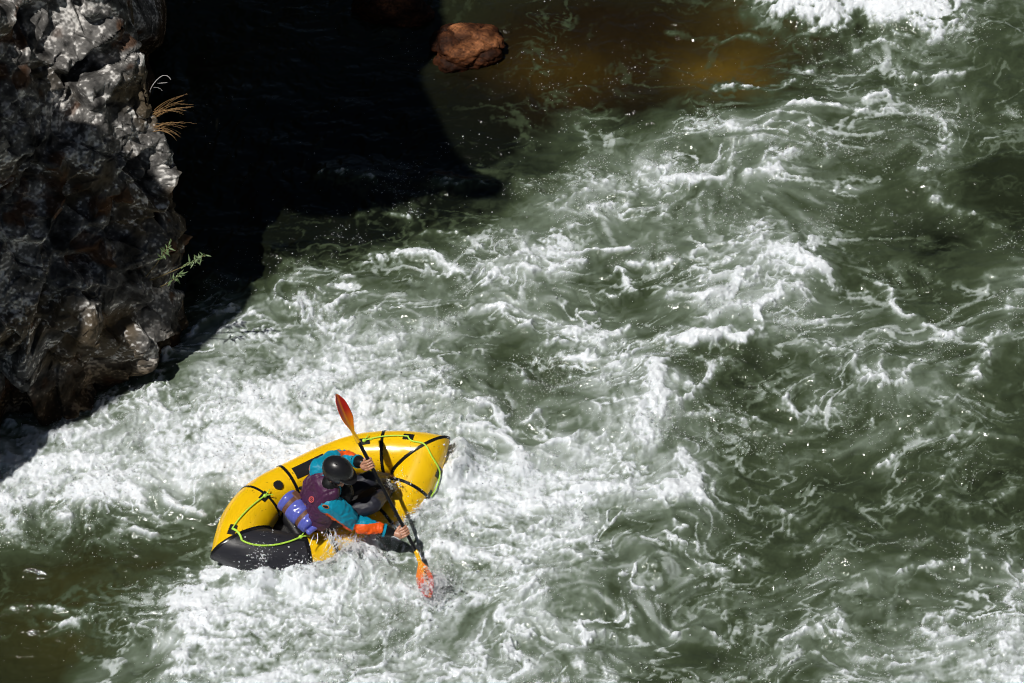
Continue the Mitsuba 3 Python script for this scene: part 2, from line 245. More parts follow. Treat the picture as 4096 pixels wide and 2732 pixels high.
# foam lines
WX = X + 0.05 * nz(X, Y, 2.2, 1) + 0.022 * nz(X, Y, 6.0, 2) + 0.010 * nz(X, Y, 14.0, 5)
WY = Y + 0.05 * nz(X, Y, 2.2, 3) + 0.022 * nz(X, Y, 6.0, 4) + 0.010 * nz(X, Y, 14.0, 0)
L = np.zeros_like(X); LS = np.zeros_like(X)
for pts, w, s in CRESTS:
    p = np.array(pts)
    big = 3.2 * w + 0.25
    i0, i1 = np.searchsorted(gx, [p[:, 0].min() - big, p[:, 0].max() + big]); j0, j1 = np.searchsorted(gy, [p[:, 1].min() - big, p[:, 1].max() + big])
    if i1 <= i0 or j1 <= j0:
        continue
    sx, sy = WX[j0:j1, i0:i1], WY[j0:j1, i0:i1]
    best = np.full_like(sx, 9.0); side = np.zeros_like(sx)
    for a, b in zip(p[:-1], p[1:]):
        d = b - a; l2 = max(d @ d, 1e-9)
        t = np.clip(((sx - a[0]) * d[0] + (sy - a[1]) * d[1]) / l2, 0, 1)
        ex, ey = sx - a[0] - t * d[0], sy - a[1] - t * d[1]
        q = np.hypot(ex, ey)
        side = np.where(q < best, np.sign(d[0] * ey - d[1] * ex), side); best = np.minimum(best, q)
    flip = 1 if (len(pts) + int(w * 1000)) % 2 else -1
    ww = w * np.where(side * flip > 0, 0.75, 1.5)
    f = s * np.exp(-(best / ww) ** 2)
    L[j0:j1, i0:i1] = np.maximum(L[j0:j1, i0:i1], f)
    LS[j0:j1, i0:i1] = np.maximum(LS[j0:j1, i0:i1], s * np.exp(-(best / (1.6 * w)) ** 2))

# stretched filaments and lacework in the carried frame
ca, sa = math.cos(0.30), math.sin(0.30)
HAX, HAY = (HX * ca + HY * sa), (-HX * sa + HY * ca)
AX, AY = (QX * ca + QY * sa), (-QX * sa + QY * ca)
def ridge(x, y, f, k):
    return 1 - np.abs(nz(x, y, f, k)) / 1.3
# fibres drawn out along the current (noise averaged along the streamlines)
u0, v0 = current(X, Y, 0.0)
u0 = u0 + 0.42 * ca; v0 = v0 + 0.42 * sa
sp = np.hypot(u0, v0) + 0.05
u0 /= sp; v0 /= sp
def fibres(f, length, k, steps=13):
    a = sum(nz(X + u0 * d, Y + v0 * d, f, k) for d in np.linspace(-length, length, steps))
    return a / a.std()
f1 = fibres(16.0, .22, 2); f2 = fibres(38.0, .10, 5); f3 = fibres(60.0, .035, 1, 7)
r1 = ridge(AX * 0.5, AY * 1.35, 1.5, 0); r2 = ridge(AX * 0.5, AY * 1.4, 3.3, 1); r3 = ridge(HAX * 0.6, HAY * 1.35, 7.0, 2); r4 = ridge(HAX * .7, HAY * 1.2, 14.0, 3)
b1 = nz(AX * 0.6, AY * 1.3, 0.9, 4); b2 = nz(AX * 0.55, AY * 1.35, 2.2, 5); b3 = nz(HAX * 0.7, HAY * 1.2, 5.5, 0); b4 = nz(HAX * .8, HAY * 1.1, 13.0, 1); b5 = nz(X, Y * .9, 28.0, 2); b6 = nz(X, Y * .85, 52.0, 3)
web = 0.34 * r1 + 0.30 * r2 + 0.22 * r3 + 0.12 * r4 - 0.44
blot = 0.46 * b1 + 0.40 * b2 + 0.30 * b3 + 0.18 * b4
k_ = np.minimum(D, 0.55)
dense = sst(.55, .88, D)
# bubbles under the surface, a smooth milky veil
milk = 1.0 * D - 0.015 + (0.04 + 0.56 * k_) * (0.45 * web + 0.26 * blot) + (0.01 + 0.06 * k_) * f1 + 0.04 * k_ * f2
milk = np.clip(milk + .07 * dense, 0, 1.12)
# thin torn lines of foam lying on it
pa = sst(-.7, .9, nz(AX * .7, AY, 1.9, 2)); pb = sst(-.6, .9, nz(HAX * .7, HAY, 3.1, 4)); pc = sst(-.5, 1.0, nz(HAX * .7, HAY, 4.4, 1))
wob = .035 * b5 + .03 * b6 + .03 * f2
r6 = ridge(AX * .45, AY * 1.4, 5.0, 4)
lines = np.maximum.reduce([sst(.86, 1.0, r1 + wob) * pa, sst(.85, 1.0, r2 + wob) * pb, .9 * sst(.84, 1.0, r6 + wob) * pc, .8 * sst(.82, 1.0, r3 + wob) * pc, .6 * sst(.75, 1.0, r4 + wob) * pa * pb])
streaks = sst(.5, 2.4, f1 + .35 * f2 + .2 * b6) * (.35 + .65 * pb) + .6 * sst(.8, 2.6, f2 + .3 * f3) * pc
lay = np.clip(lines * (0.08 + 1.6 * k_) + streaks * (0.05 + 0.55 * k_), 0, 1)
lace = np.clip(L * (0.95 + 0.50 * web + 0.12 * b3 + 0.15 * b4 + 0.13 * b5 + 0.09 * b6 + .08 * f1 + .25 * lines), 0, 1.15)
lace = .5 * lace + .55 * sst(.40, .80, lace)
t = milk + lay * (1.06 - milk) * .82
t = t + lace * np.clip(1.06 - t, 0, 1) * .92
holes = sst(.7, 1.9, nz(HAX * .6, HAY * 1.2, 4.2, 5) + .6 * b4 + .35 * b5) * (1 - .8 * lines)
t = np.clip(t + dense * (.045 * b4 + .05 * b5 + .055 * b6 + .03 * f2 - .16 * holes), 0, 1.12)
foam = sst(0.55, 1.0, t)

# heights
chop = 0.55 * nz(HAX * 0.7, HAY * 1.3, 1.2, 1, True) + 0.16 * nz(HAX * .7, HAY * 1.3, 2.6, 2, True)
rip = nz(HAX * 0.7, HAY * 1.3, 6.5, 0, True) * 0.55 + nz(HAX * .7, HAY * 1.3, 14.0, 1, True) * 0.22 + nz(X, Y * 1.2, 31.0, 2, True) * 0.085
Z = (0.16 * (np.clip(D, 0, 1) - 0.35) + 0.050 * chop + 0.013 * rip * (1.0 + 0.8 * D) + 0.045 * LS
     + foam * (0.008 * b3 + 0.0042 * b4 + 0.0032 * b5 + 0.0030 * b6 + .002 * f1 + .0015 * f2) + 0.014 * foam + .0032 * f1 * (.4 + .6 * D) + .0010 * f2)
# water heaped against the right side of the packraft
for mx, my, hgt, sg_ in (((-2.387, -2.800, 0.100)[:2] + (.06, .09)), ((-2.174, -2.848, 0.100)[:2] + (.09, .10)), ((-1.927, -2.832, 0.100)[:2] + (.08, .10)), ((-1.632, -2.753, 0.100)[:2] + (.03, .10)), ((-1.363, -2.593, 0.100)[:2] + (.07, .10)), ((-1.168, -2.368, 0.100)[:2] + (.10, .10)), ((-0.946, -2.189, 0.100)[:2] + (.09, .10)), ((-0.760, -2.010, 0.100)[:2] + (.09, .10)), ((-0.611, -1.813, 0.100)[:2] + (.10, .10)), ((-0.500, -1.598, 0.100)[:2] + (.15, .10)), ((-0.450, -1.414, 0.100)[:2] + (.20, .09))):
    Z = Z + hgt * np.exp(-((X - mx) ** 2 + (Y - my) ** 2) / (2 * sg_ ** 2)) * (1 + .25 * b3 + .12 * b4)
# the hull presses the water down under the packraft
hs_, hb_ = np.array((-2.609, -2.645, 0.160)[:2]), np.array((-0.546, -1.497, 0.380)[:2])
hc_ = (hs_ + hb_) / 2; ha_ = (hb_ - hs_) / np.linalg.norm(hb_ - hs_)
el_ = np.hypot(((X - hc_[0]) * ha_[0] + (Y - hc_[1]) * ha_[1]) / 1.0, (-(X - hc_[0]) * ha_[1] + (Y - hc_[1]) * ha_[0]) / .33)
Z = Z - .30 * (1 - sst(.65, 1.0, el_))
far = sst(0, 6, np.maximum(np.maximum(-5.2 - X, X - 5.2), np.maximum(-4.4 - Y, Y - 5.0)))
Z = Z * (1 - 0.6 * far)
WATER_Z = Z

# colour of the water: green river, peat-brown over the shallows by the far boulders, milky where bubbles fill it
green = np.array([0.018, 0.024, 0.012]); brown = np.array([0.013, 0.0085, 0.003]); gold = np.array([0.095, 0.060, 0.008]); deep_shade = np.array([0.005, 0.0065, 0.004])
def spot(x, y, rx, ry):
    return np.exp(-((WX - x) / rx) ** 2 - ((WY - y) / ry) ** 2)
w_b = np.clip(spot(*(1.04, 4.15), 1.6, .9) + .8 * spot(*(0.53, 3.66), .8, .7), 0, 1)
w_g = np.clip(1.0 * spot(*(2.04, 3.51), .50, .36) + .30 * spot(*(0.48, 3.60), .5, .4) + .35 * spot(*(2.49, 4.27), .7, .4), 0, 1)
w_o = np.clip(spot(*(-3.47, -3.20), 1.2, .9) * .65, 0, 1)
w_d = np.clip(1.3 * spot(*(-1.34, 1.96), 2.0, 1.5) + .8 * spot(*(1.15, 3.00), .7, .4) + .7 * spot(*(3.88, 1.33), .45, .35) + .7 * spot(*(0.02, -0.61), .4, .25) + .8 * spot(*(2.22, -0.56), .4, .25) + spot(*(-0.10, 1.67), 1.2, .6) + 1.2 * spot(*(-0.23, 2.89), .9, .8) + .7 * spot(*(3.50, 4.03), 1.1, .35), 0, 1)  # dark clear water, also painted in to deepen and extend the cliff shadow
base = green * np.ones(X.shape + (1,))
for w, c in ((w_d, deep_shade), (w_b, brown), (w_g, gold), (w_o, np.array([.050, .046, .012]))):
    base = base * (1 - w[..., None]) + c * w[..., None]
stops = [(0.0, None), (0.07, None), (0.30, (0.053, 0.072, 0.039)), (0.52, (0.150, 0.188, 0.142)), (0.75, (0.44, 0.49, 0.475)), (0.95, (0.79, 0.835, 0.885)), (1.12, (0.88, 0.92, 0.97))]
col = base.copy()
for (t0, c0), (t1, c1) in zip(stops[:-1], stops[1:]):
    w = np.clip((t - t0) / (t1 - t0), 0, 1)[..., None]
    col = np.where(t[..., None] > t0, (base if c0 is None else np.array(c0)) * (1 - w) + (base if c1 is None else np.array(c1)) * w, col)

ny, nx = X.shape
i, j = np.meshgrid(np.arange(ny - 1), np.arange(nx - 1), indexing='ij')
q = (i * nx + j).ravel()
F = np.vstack([np.stack([q, q + 1, q + nx + 1], 1), np.stack([q, q + nx + 1, q + nx], 1)])
V = np.stack([X.ravel(), Y.ravel(), Z.ravel()], 1)
scene['water_surface'] = {'type': 'bumpmap', 'arbitrary': mikit.proc(lambda p, n, uv: 0.0016 * mikit.noise(p.x * 62, p.y * 75, p.z * 40) + 0.0009 * mikit.noise(p.x * 130, p.y * 150, p.z * 80), eps=2e-3), 'scale': 1.0,
                          'bsdf': {'type': 'principled', 'base_color': {'type': 'mesh_attribute', 'name': 'vertex_color'}, 'roughness': 0.13, 'eta': 1.33}}
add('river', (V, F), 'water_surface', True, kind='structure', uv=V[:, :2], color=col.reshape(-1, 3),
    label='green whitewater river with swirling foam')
def river_z(x, y):
    """Height of the water at (x, y)."""
    fx = np.interp(x, gx, np.arange(nx)); fy = np.interp(y, gy, np.arange(ny))
    return ndi.map_coordinates(Z, [np.atleast_1d(fy), np.atleast_1d(fx)], order=1)

# drops thrown up by the rapid: thick over the breaking foam, sparse over the green water, some standing in for sun glints
NDROP = 36000
dx_, dy_ = rng.uniform(-4.9, 4.9, 400000), rng.uniform(-4.2, 4.9, 400000)
def at_grid(A, x, y):
    return ndi.map_coordinates(A, [np.interp(y, gy, np.arange(ny)), np.interp(x, gx, np.arange(nx))], order=1)
dD, dt = at_grid(D, dx_, dy_), at_grid(t, dx_, dy_)
clump = np.clip(nz(dx_, dy_ * 1.3, 2.3, 3) + .6 * nz(dx_, dy_ * 1.3, 8.0, 1) - .2, 0.02, None)
glint_patch = np.exp(-((dx_ + 1.05) / .8) ** 2 - ((dy_ - 1.5 - .35 * (dx_ + 1.05)) / .55) ** 2)  # white drops clustered here as sun glints on the dark water
pr = (0.004 + 0.9 * np.clip(dD, 0, 1) ** 1.2 + .6 * np.clip(dt - .25, 0, 1) + .55 * glint_patch) * clump
keep = np.argsort(rng.random(len(pr)) ** (1 / np.maximum(pr, 1e-6)))[-NDROP:]
dx_, dy_, dD = dx_[keep], dy_[keep], dD[keep]
dz_ = at_grid(Z, dx_, dy_) + rng.exponential(.010, NDROP) * (0.3 + 1.8 * np.clip(dD, 0, 1))
dr_ = np.clip(rng.lognormal(math.log(.0034), .38, NDROP), .0018, .010)
octa = np.array([(1, 0, 0), (-1, 0, 0), (0, 1, 0), (0, -1, 0), (0, 0, 1), (0, 0, -1)], float)
octf = np.array([(0, 2, 4), (2, 1, 4), (1, 3, 4), (3, 0, 4), (2, 0, 5), (1, 2, 5), (3, 1, 5), (0, 3, 5)])
scene['drop'] = {'type': 'principled', 'base_color': rgb(.90, .92, .95), 'roughness': 0.15, 'eta': 1.33}
def drops(c, r):
    v = (c[:, None] + octa[None] * r[:, None, None]).reshape(-1, 3)
    f = (octf[None] + 6 * np.arange(len(c))[:, None, None]).reshape(-1, 3)
    return v, f
dv, df = drops(np.stack([dx_, dy_, dz_], 1), dr_)
add('spray', (dv, df), 'drop', True, label='fine white drops over the rapid, some standing in for sun glints', kind='stuff', cat='spray')
# ------------------------------------------------------------------ cliff and boulders
def interp_grid(ctrl, us, vs):
    """Smooth surface through a grid of control points (n, m, 3)."""
    from scipy.interpolate import PchipInterpolator as PI
    c = np.asarray(ctrl, float)
    a = PI(np.arange(c.shape[0]), c, axis=0)(us)
    return np.swapaxes(PI(np.arange(c.shape[1]), np.swapaxes(a, 0, 1), axis=0)(vs), 0, 1)

def grid_faces(n, m):
    i, j = np.meshgrid(np.arange(n - 1), np.arange(m - 1), indexing='ij')
    q = (i * m + j).ravel()
    return np.vstack([np.stack([q, q + m, q + m + 1], 1), np.stack([q, q + m + 1, q + 1], 1)])

def vnormals(p):
    a = np.gradient(p, axis=0); b = np.gradient(p, axis=1)
    n = np.cross(a, b); return n / (np.linalg.norm(n, axis=-1, keepdims=True) + 1e-12)

def chunks(p, seeds, tilt, jump, seed, lim=.08):
    """Fractured rock: every cell of a scatter of seeds is a tilted facet."""
    from scipy.spatial import cKDTree
    r = np.random.default_rng(seed)
    g = r.normal(size=(len(seeds), 3)) * tilt; j = r.uniform(-jump, jump, len(seeds))
    q = p.reshape(-1, 3)
    d, i = cKDTree(seeds).query(q, k=3); d = d + 1e-6
    w = (d[:, :1] / np.maximum(d, 1e-9)) ** 36
    e = j[i] + np.clip(((q[:, None] - seeds[i]) * g[i]).sum(2), -lim, lim)
    return ((w * e).sum(1) / w.sum(1)).reshape(p.shape[:-1])

ROW = [
 [(-13, -12, -1), (-13.5, -12, 0.5), (-14, -12, 1), (-14.5, -12, 1.5), (-17, -12, 2.5), (-40, -12, 6)],
 [(-9.2, -6.5, -1), (-9.3, -6.3, .8), (-9.4, -6.2, 1.6), (-9.6, -6, 2.6), (-13, -5, 5), (-40, -5, 9)],
 [(-7.3, -4.6, -1), (-7.4, -4.2, 3.3), (-7.6, -4.0, 6.6), (-7.7, -3.6, 8.3), (-10, -3, 12), (-40, -3, 16)],
 [(-5.5, -2.3, -1), (-5.6, -2.25, 3.3), (-5.7, -2.1, 5.0), (-5.80, -1.90, 8.1), (-9.5, -1, 11), (-40, -1, 16)],
 [(-4.75, -1.12, -1), (-4.554, -1.072, 1.100), (-4.637, -0.647, 2.200), (-4.636, -0.565, 3.800), (-8, 1.2, 9), (-40, 1, 15)],
 [(-3.85, -0.62, -1), (-3.743, -0.776, 1.000), (-3.874, -0.099, 1.900), (-4.032, 0.566, 2.900), (-6, 2.0, 8), (-40, 2, 15)],
 [(-3.26, -0.34, -1), (-3.079, -0.012, 0.750), (-3.033, 0.394, 1.400), (-3.150, 0.757, 2.300), (-4.4, 1.4, 4.6), (-40, 3, 15)],
 [(-3.14, -0.05, -1), (-3.068, 0.132, 0.700), (-3.043, 0.520, 1.250), (-3.250, 0.893, 2.450), (-4.0, 1.3, 5.6), (-40, 4, 15)],
 [(-3.36, 0.75, -1), (-3.36, 0.85, 0.8), (-3.44, 0.9, 1.8), (-3.66, 0.95, 3.2), (-3.65, 1.1, 7.6), (-40, 5, 15)],
 [(-3.6, 2.2, -1), (-3.65, 2.2, 1.5), (-3.72, 2.2, 3.2), (-3.85, 2.2, 5), (-3.6, 2.4, 8.4), (-40, 6, 15)],
 [(-3.6, 5.5, -1), (-3.65, 5.5, 1.5), (-3.7, 5.5, 3.2), (-3.8, 5.5, 5), (-3.6, 5.5, 8), (-40, 8, 15)],
 [(-3.6, 14, -1), (-3.7, 14, 2), (-3.8, 14, 4), (-4, 14, 6), (-5, 14, 9), (-40, 14, 16)],
 [(-8, 60, -1), (-8.5, 60, 3), (-9, 60, 6), (-9.5, 60, 9), (-11, 60, 13), (-40, 60, 18)],
]
uu = np.concatenate([np.linspace(0, 3, 60)[:-1], np.linspace(3, 4, 90)[:-1], np.linspace(4, 6, 250)[:-1], np.linspace(6, 8.2, 190)[:-1], np.linspace(8.2, 12, 120)])
vv = np.concatenate([np.linspace(0, 3.35, 330)[:-1], np.linspace(3.35, 5.0, 70)[:-1], np.linspace(5.0, 6, 20)])
ROW = [list(map(np.array, r_)) for r_ in ROW]
ROW = [r_[:4] + [r_[3] * .45 + r_[4] * .55] + r_[4:] for r_ in ROW]
# unseen brow above the promontory, shaped to cast the shadow on the water
for i_, rec, brow in ((5, (-4.9, 1.2, 5.0), (-5.0, -.65, 9.0)), (6, (-4.2, 1.3, 5.2), (-4.2, -.70, 9.3)), (7, (-3.9, 1.3, 5.2), (-3.45, -.65, 9.2)), (8, (-3.9, 1.0, 5.4), (-3.6, .6, 8.3)), (9, (-3.95, 2.2, 6.0), (-3.9, 2.2, 8.0))):
    ROW[i_][4], ROW[i_][5] = np.array(rec), np.array(brow)
CP = interp_grid(ROW, uu, vv)
CN = vnormals(CP)
flat = CP * [1, 1, 1.0]
sd = np.random.default_rng(3)
near = CP[150:560, :330].reshape(-1, 3)
pick = lambda n, s: near[sd.choice(len(near), n, replace=False)] + sd.normal(size=(n, 3)) * s
far_ = np.concatenate([CP[:150], CP[560:]]).reshape(-1, 3)
far_seed = far_[sd.choice(len(far_), 160, replace=False)]
ridged = lambda f, o, k: np.abs(meshkit.fbm(CP * f, o, k) - 0.5)
disp = (chunks(CP, np.vstack([pick(60, .2), far_seed]), .40, .030, 1, .15) + chunks(CP, np.vstack([pick(200, .1), far_seed]), .24, .012, 2, .05) + chunks(CP, np.vstack([pick(1200, .05), far_seed]), .16, .003, 4, .014)
        + 0.06 * (meshkit.fbm(CP * 1.2, 3, 3) - 0.5) + 0.016 * (meshkit.fbm(CP * 13.0, 4, 8) - 0.5) 
        - 0.05 * np.clip(1 - ridged(1.1, 3, 5) / 0.02, 0, 1) - 0.015 * np.clip(1 - ridged(3.1, 3, 9) / 0.03, 0, 1))
edge = np.clip(np.minimum(uu, 12 - uu) / 0.4, 0, 1)[:, None] * np.clip((5.9 - vv) / 0.4, 0, 1)[None]
CP = CP + CN * (disp * edge)[..., None]

def rock_colour(p, n, uv):
    a = mikit.fbm(p.x * 2.1, p.y * 2.1, p.z * 2.1, 4)
    b = mikit.fbm(p.x * 9.0, p.y * 9.0, p.z * 7.0, 4)
    c = mikit.noise(p.x * 42, p.y * 42, p.z * 42)
    d = mikit.fbm(p.x * 1.1 + 9, p.y * 1.1, p.z * 1.6, 3)
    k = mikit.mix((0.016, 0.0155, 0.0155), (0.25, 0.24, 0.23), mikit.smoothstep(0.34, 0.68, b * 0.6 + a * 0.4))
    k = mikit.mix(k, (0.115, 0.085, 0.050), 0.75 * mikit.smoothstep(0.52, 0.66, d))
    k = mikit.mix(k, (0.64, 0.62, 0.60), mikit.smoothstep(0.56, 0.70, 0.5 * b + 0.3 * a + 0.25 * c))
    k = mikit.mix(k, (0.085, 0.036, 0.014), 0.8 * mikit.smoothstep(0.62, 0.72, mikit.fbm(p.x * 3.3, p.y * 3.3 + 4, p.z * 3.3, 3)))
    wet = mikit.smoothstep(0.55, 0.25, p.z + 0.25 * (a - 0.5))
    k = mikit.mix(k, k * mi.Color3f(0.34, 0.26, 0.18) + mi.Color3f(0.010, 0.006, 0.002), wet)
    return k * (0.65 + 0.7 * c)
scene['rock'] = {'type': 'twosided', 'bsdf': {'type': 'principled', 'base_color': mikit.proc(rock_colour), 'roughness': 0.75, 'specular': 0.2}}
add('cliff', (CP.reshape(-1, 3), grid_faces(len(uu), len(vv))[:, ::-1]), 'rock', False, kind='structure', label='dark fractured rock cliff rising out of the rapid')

# the far side of the gorge, upstream and across, beyond the picture
wy = np.linspace(-60, 60, 90); wz = np.linspace(-1, 26, 24)
WYg, WZg = np.meshgrid(wy, wz, indexing='ij')
wp = np.stack([27 + 0.12 * WZg + 0.002 * WYg ** 2, WYg, WZg], -1)
wp[..., 0] += 4.0 * (meshkit.fbm(wp * 0.22, 4, 2) - 0.5) + 1.2 * (meshkit.fbm(wp * 1.1, 3, 6) - 0.5)
add('gorge_wall', (wp.reshape(-1, 3), grid_faces(90, 24)), 'rock', False, kind='structure', label='rock wall on the far side of the gorge')

def boulder(x, y, z, rx, ry, rz, seed, rot=0.0):
    s = trimesh.creation.icosphere(5)
    v = s.vertices.copy()
    sd2 = np.random.default_rng(seed).normal(size=(40, 3)); sd2 /= np.linalg.norm(sd2, axis=1, keepdims=True)
    f = 1 + chunks(v, sd2, .9, .05, seed, .5) + 0.25 * (meshkit.fbm(v * 1.7 + seed, 4, seed) - .5) + 0.13 * (meshkit.fbm(v * 7, 4, seed) - .5)
    v = np.sign(v) * np.abs(v) ** 0.85 * f[:, None] * [rx, ry, rz]
    c, sn = math.cos(rot), math.sin(rot)
    v = np.stack([v[:, 0] * c - v[:, 1] * sn, v[:, 0] * sn + v[:, 1] * c, v[:, 2]], 1) + [x, y, z]
    return trimesh.Trimesh(v, s.faces, process=False)
def boulder_colour(p, n, uv):
    a = mikit.fbm(p.x * 5, p.y * 5, p.z * 9, 4); c = mikit.noise(p.x * 60, p.y * 60, p.z * 60)
    k = mikit.mix((0.085, 0.030, 0.012), (0.34, 0.135, 0.055), mikit.smoothstep(0.3, 0.7, a))
    k = mikit.mix(k, k * mi.Color3f(0.22, 0.17, 0.12), mikit.smoothstep(0.20, 0.10, p.z + 0.10 * (a - 0.5)))
    return k * (0.35 + 1.3 * c * mikit.fbm(p.x * 16, p.y * 16, p.z * 30, 3) * 1.6)
scene['brown_rock'] = {'type': 'principled', 'base_color': mikit.proc(boulder_colour), 'roughness': 0.75, 'specular': 0.2}
bx, by = (-0.43, 3.84)
add('boulder', boulder(bx, by, -.03, .38, .30, .23, 11, 0.1), 'brown_rock', 40, label='rust brown boulder breaking the surface at the edge of the shadow', cat='boulder')
bx, by = (-1.16, 4.40)
add('boulder', boulder(bx, by, -.06, .42, .24, .22, 5, -.2), 'brown_rock', 40, label='low wet brown boulder at the top edge, left of the rust brown one', cat='boulder')
# ------------------------------------------------------------------ packraft (built in its own frame: x to the bow, y to its left, z up)
from scipy.interpolate import CubicSpline
BASIC = {
    'yellow_fabric': ((0.78, 0.40, 0.004), 0.24, 0.5), 'black_fabric': ((0.012, 0.012, 0.014), 0.38, 0.4), 'panel_fabric': ((0.022, 0.022, 0.028), 0.42, 0.4), 'tape': ((0.008, 0.008, 0.009), 0.25, 0.5),
    'lime_cord': ((0.52, 0.84, 0.09), 0.45, 0.4), 'floor_fabric': ((0.020, 0.019, 0.020), 0.45, 0.4), 'blue_drybag': ((0.105, 0.125, 0.50), 0.25, 0.5), 'brown_webbing': ((0.15, 0.070, 0.042), 0.5, 0.3),
    'purple_fabric': ((0.070, 0.020, 0.062), 0.45, 0.3), 'dark_vest': ((0.008, 0.008, 0.009), 0.5, 0.3), 'helmet_shell': ((0.012, 0.012, 0.014), 0.33, 0.5), 'pink_print': ((0.60, 0.10, 0.10), 0.5, 0.3), 'trousers_fabric': ((0.024, 0.025, 0.037), 0.5, 0.3),
    'cuff': ((0.009, 0.009, 0.010), 0.35, 0.4), 'teal_fabric': ((0.004, 0.27, 0.42), 0.45, 0.3), 'orange_fabric': ((0.85, 0.11, 0.010), 0.45, 0.3), 'carbon': ((0.009, 0.009, 0.010), 0.28, 0.5), 'buckle': ((0.015, 0.015, 0.016), 0.3, 0.5), 'grey_metal': ((0.35, 0.35, 0.36), 0.3, 0.5),
    'orange_print': ((0.80, 0.20, 0.03), 0.5, 0.3),
}
for k, (c, r, sp) in BASIC.items():
    scene[k] = {'type': 'principled', 'base_color': rgb(*c), 'roughness': r, 'specular': sp}
def speckled(c, dark, f=75.0):
    def fn(p, n, uv):
        a = mikit.noise(p.x * f, p.y * f, p.z * f); b = mikit.fbm(p.x * 6, p.y * 6, p.z * 6, 3)
        return mikit.mix(mi.Color3f(c) * (0.90 + 0.2 * b), dark, 0.85 * mikit.smoothstep(0.90, 0.94, a))
    return mikit.proc(fn)
scene['brown_webbing'] = {'type': 'twosided', 'bsdf': scene['brown_webbing']}
scene['yellow_fabric'] = {'type': 'principled', 'base_color': speckled((0.90, 0.55, 0.004), (0.16, 0.07, 0.01)), 'roughness': 0.22, 'specular': 0.5, 'clearcoat': 0.5, 'clearcoat_gloss': 0.9}
scene['panel_fabric'] = {'type': 'principled', 'base_color': speckled((0.024, 0.024, 0.031), (0.12, 0.12, 0.13)), 'roughness': 0.42, 'specular': 0.4}

PATH = np.array([(-1.14, -.25, .10), (-.81, 0.0, .07), (-.60, .170, .03), (-.38, .29, .005), (-.12, .335, 0), (.18, .34, 0), (.44, .30, .012), (.67, .18, .05), (.90, 0.0, .125), (1.16, -.22, .22)])
PR = np.array([.070, .172, .200, .180, .155, .155, .164, .176, .166, .11])
PS = np.concatenate([[0], np.cumsum(np.linalg.norm(np.diff(PATH, axis=0), axis=1))])
PATHF, RADF = CubicSpline(PS, PATH), CubicSpline(PS, PR)
def frame_at(s):
    t = PATHF(s, 1); t /= np.linalg.norm(t)
    out = np.cross(t, [0, 0, 1]); out /= np.linalg.norm(out)     # out of the boat on the left side is -cross
    out = -out; up = np.cross(out, t); up = up if up[2] > 0 else -up
    return PATHF(s), t, out, up, float(RADF(s))
def tube_point(s, phi, side, off=0.0):
    """Point of the tube's skin: phi 0 = outboard, 90 = top; side +1 left, -1 right."""
    c, t, out, up, r = frame_at(s)
    p = c + (r + off) * (math.cos(math.radians(phi)) * out + math.sin(math.radians(phi)) * up)
    return p * [1, side, 1]
def sweep(side, extra=0.0, sides=64, n=150):
    ring = []
    for s in np.linspace(0, PS[-1], n):
        c, t, out, up, r = frame_at(s)
        a = np.linspace(0, 2 * np.pi, sides, endpoint=False)[:, None]
        ring.append(c + (r + extra) * (np.cos(a) * out + np.sin(a) * up))
    v = np.array(ring).reshape(-1, 3); f = []
    k = np.arange(sides); k2 = (k + 1) % sides
    for i in range(n - 1):
        f += [np.stack([i * sides + k, i * sides + k2, (i + 1) * sides + k2], 1), np.stack([i * sides + k, (i + 1) * sides + k2, (i + 1) * sides + k], 1)]
    v = np.vstack([v, ring[0].mean(0), ring[-1].mean(0)]); e0, e1 = len(v) - 2, len(v) - 1
    f += [np.stack([np.full(sides, e0), k2, k], 1), np.stack([np.full(sides, e1), (n - 1) * sides + k, (n - 1) * sides + k2], 1)]
    f = np.vstack(f)
    if side < 0:
        v = v * [1, -1, 1]; f = f[:, ::-1]
    tm = trimesh.Trimesh(v, f, process=False)
    if tm.volume < 0:
        f = f[:, ::-1]
    man = m3.Manifold(m3.Mesh(np.ascontiguousarray(v, np.float32), np.ascontiguousarray(f, np.uint32)))
    return man.trim_by_plane([0, side, 0], 0.0)
def tm_of(man):
    m = man.to_mesh(); return trimesh.Trimesh(m.vert_properties[:, :3], m.tri_verts, process=False)
def slab(c, nrm, half, size=(3, 3)):
    """A thin block across the direction nrm."""
    n = np.array(nrm, float); n /= np.linalg.norm(n)
    a = np.cross(n, [0, 0, 1]) if abs(n[2]) < .9 else np.cross(n, [1, 0, 0]); a /= np.linalg.norm(a); b = np.cross(n, a)
    return m3.Manifold.cube([2 * half, size[0], size[1]], True).transform(np.array([[n[i], a[i], b[i], c[i]] for i in range(3)], float))
TUBE = {s: sweep(s) for s in (1, -1)}
SKIN = {s: sweep(s, 0.0045) for s in (1, -1)}
THICK = {s: sweep(s, 0.0075) for s in (1, -1)}

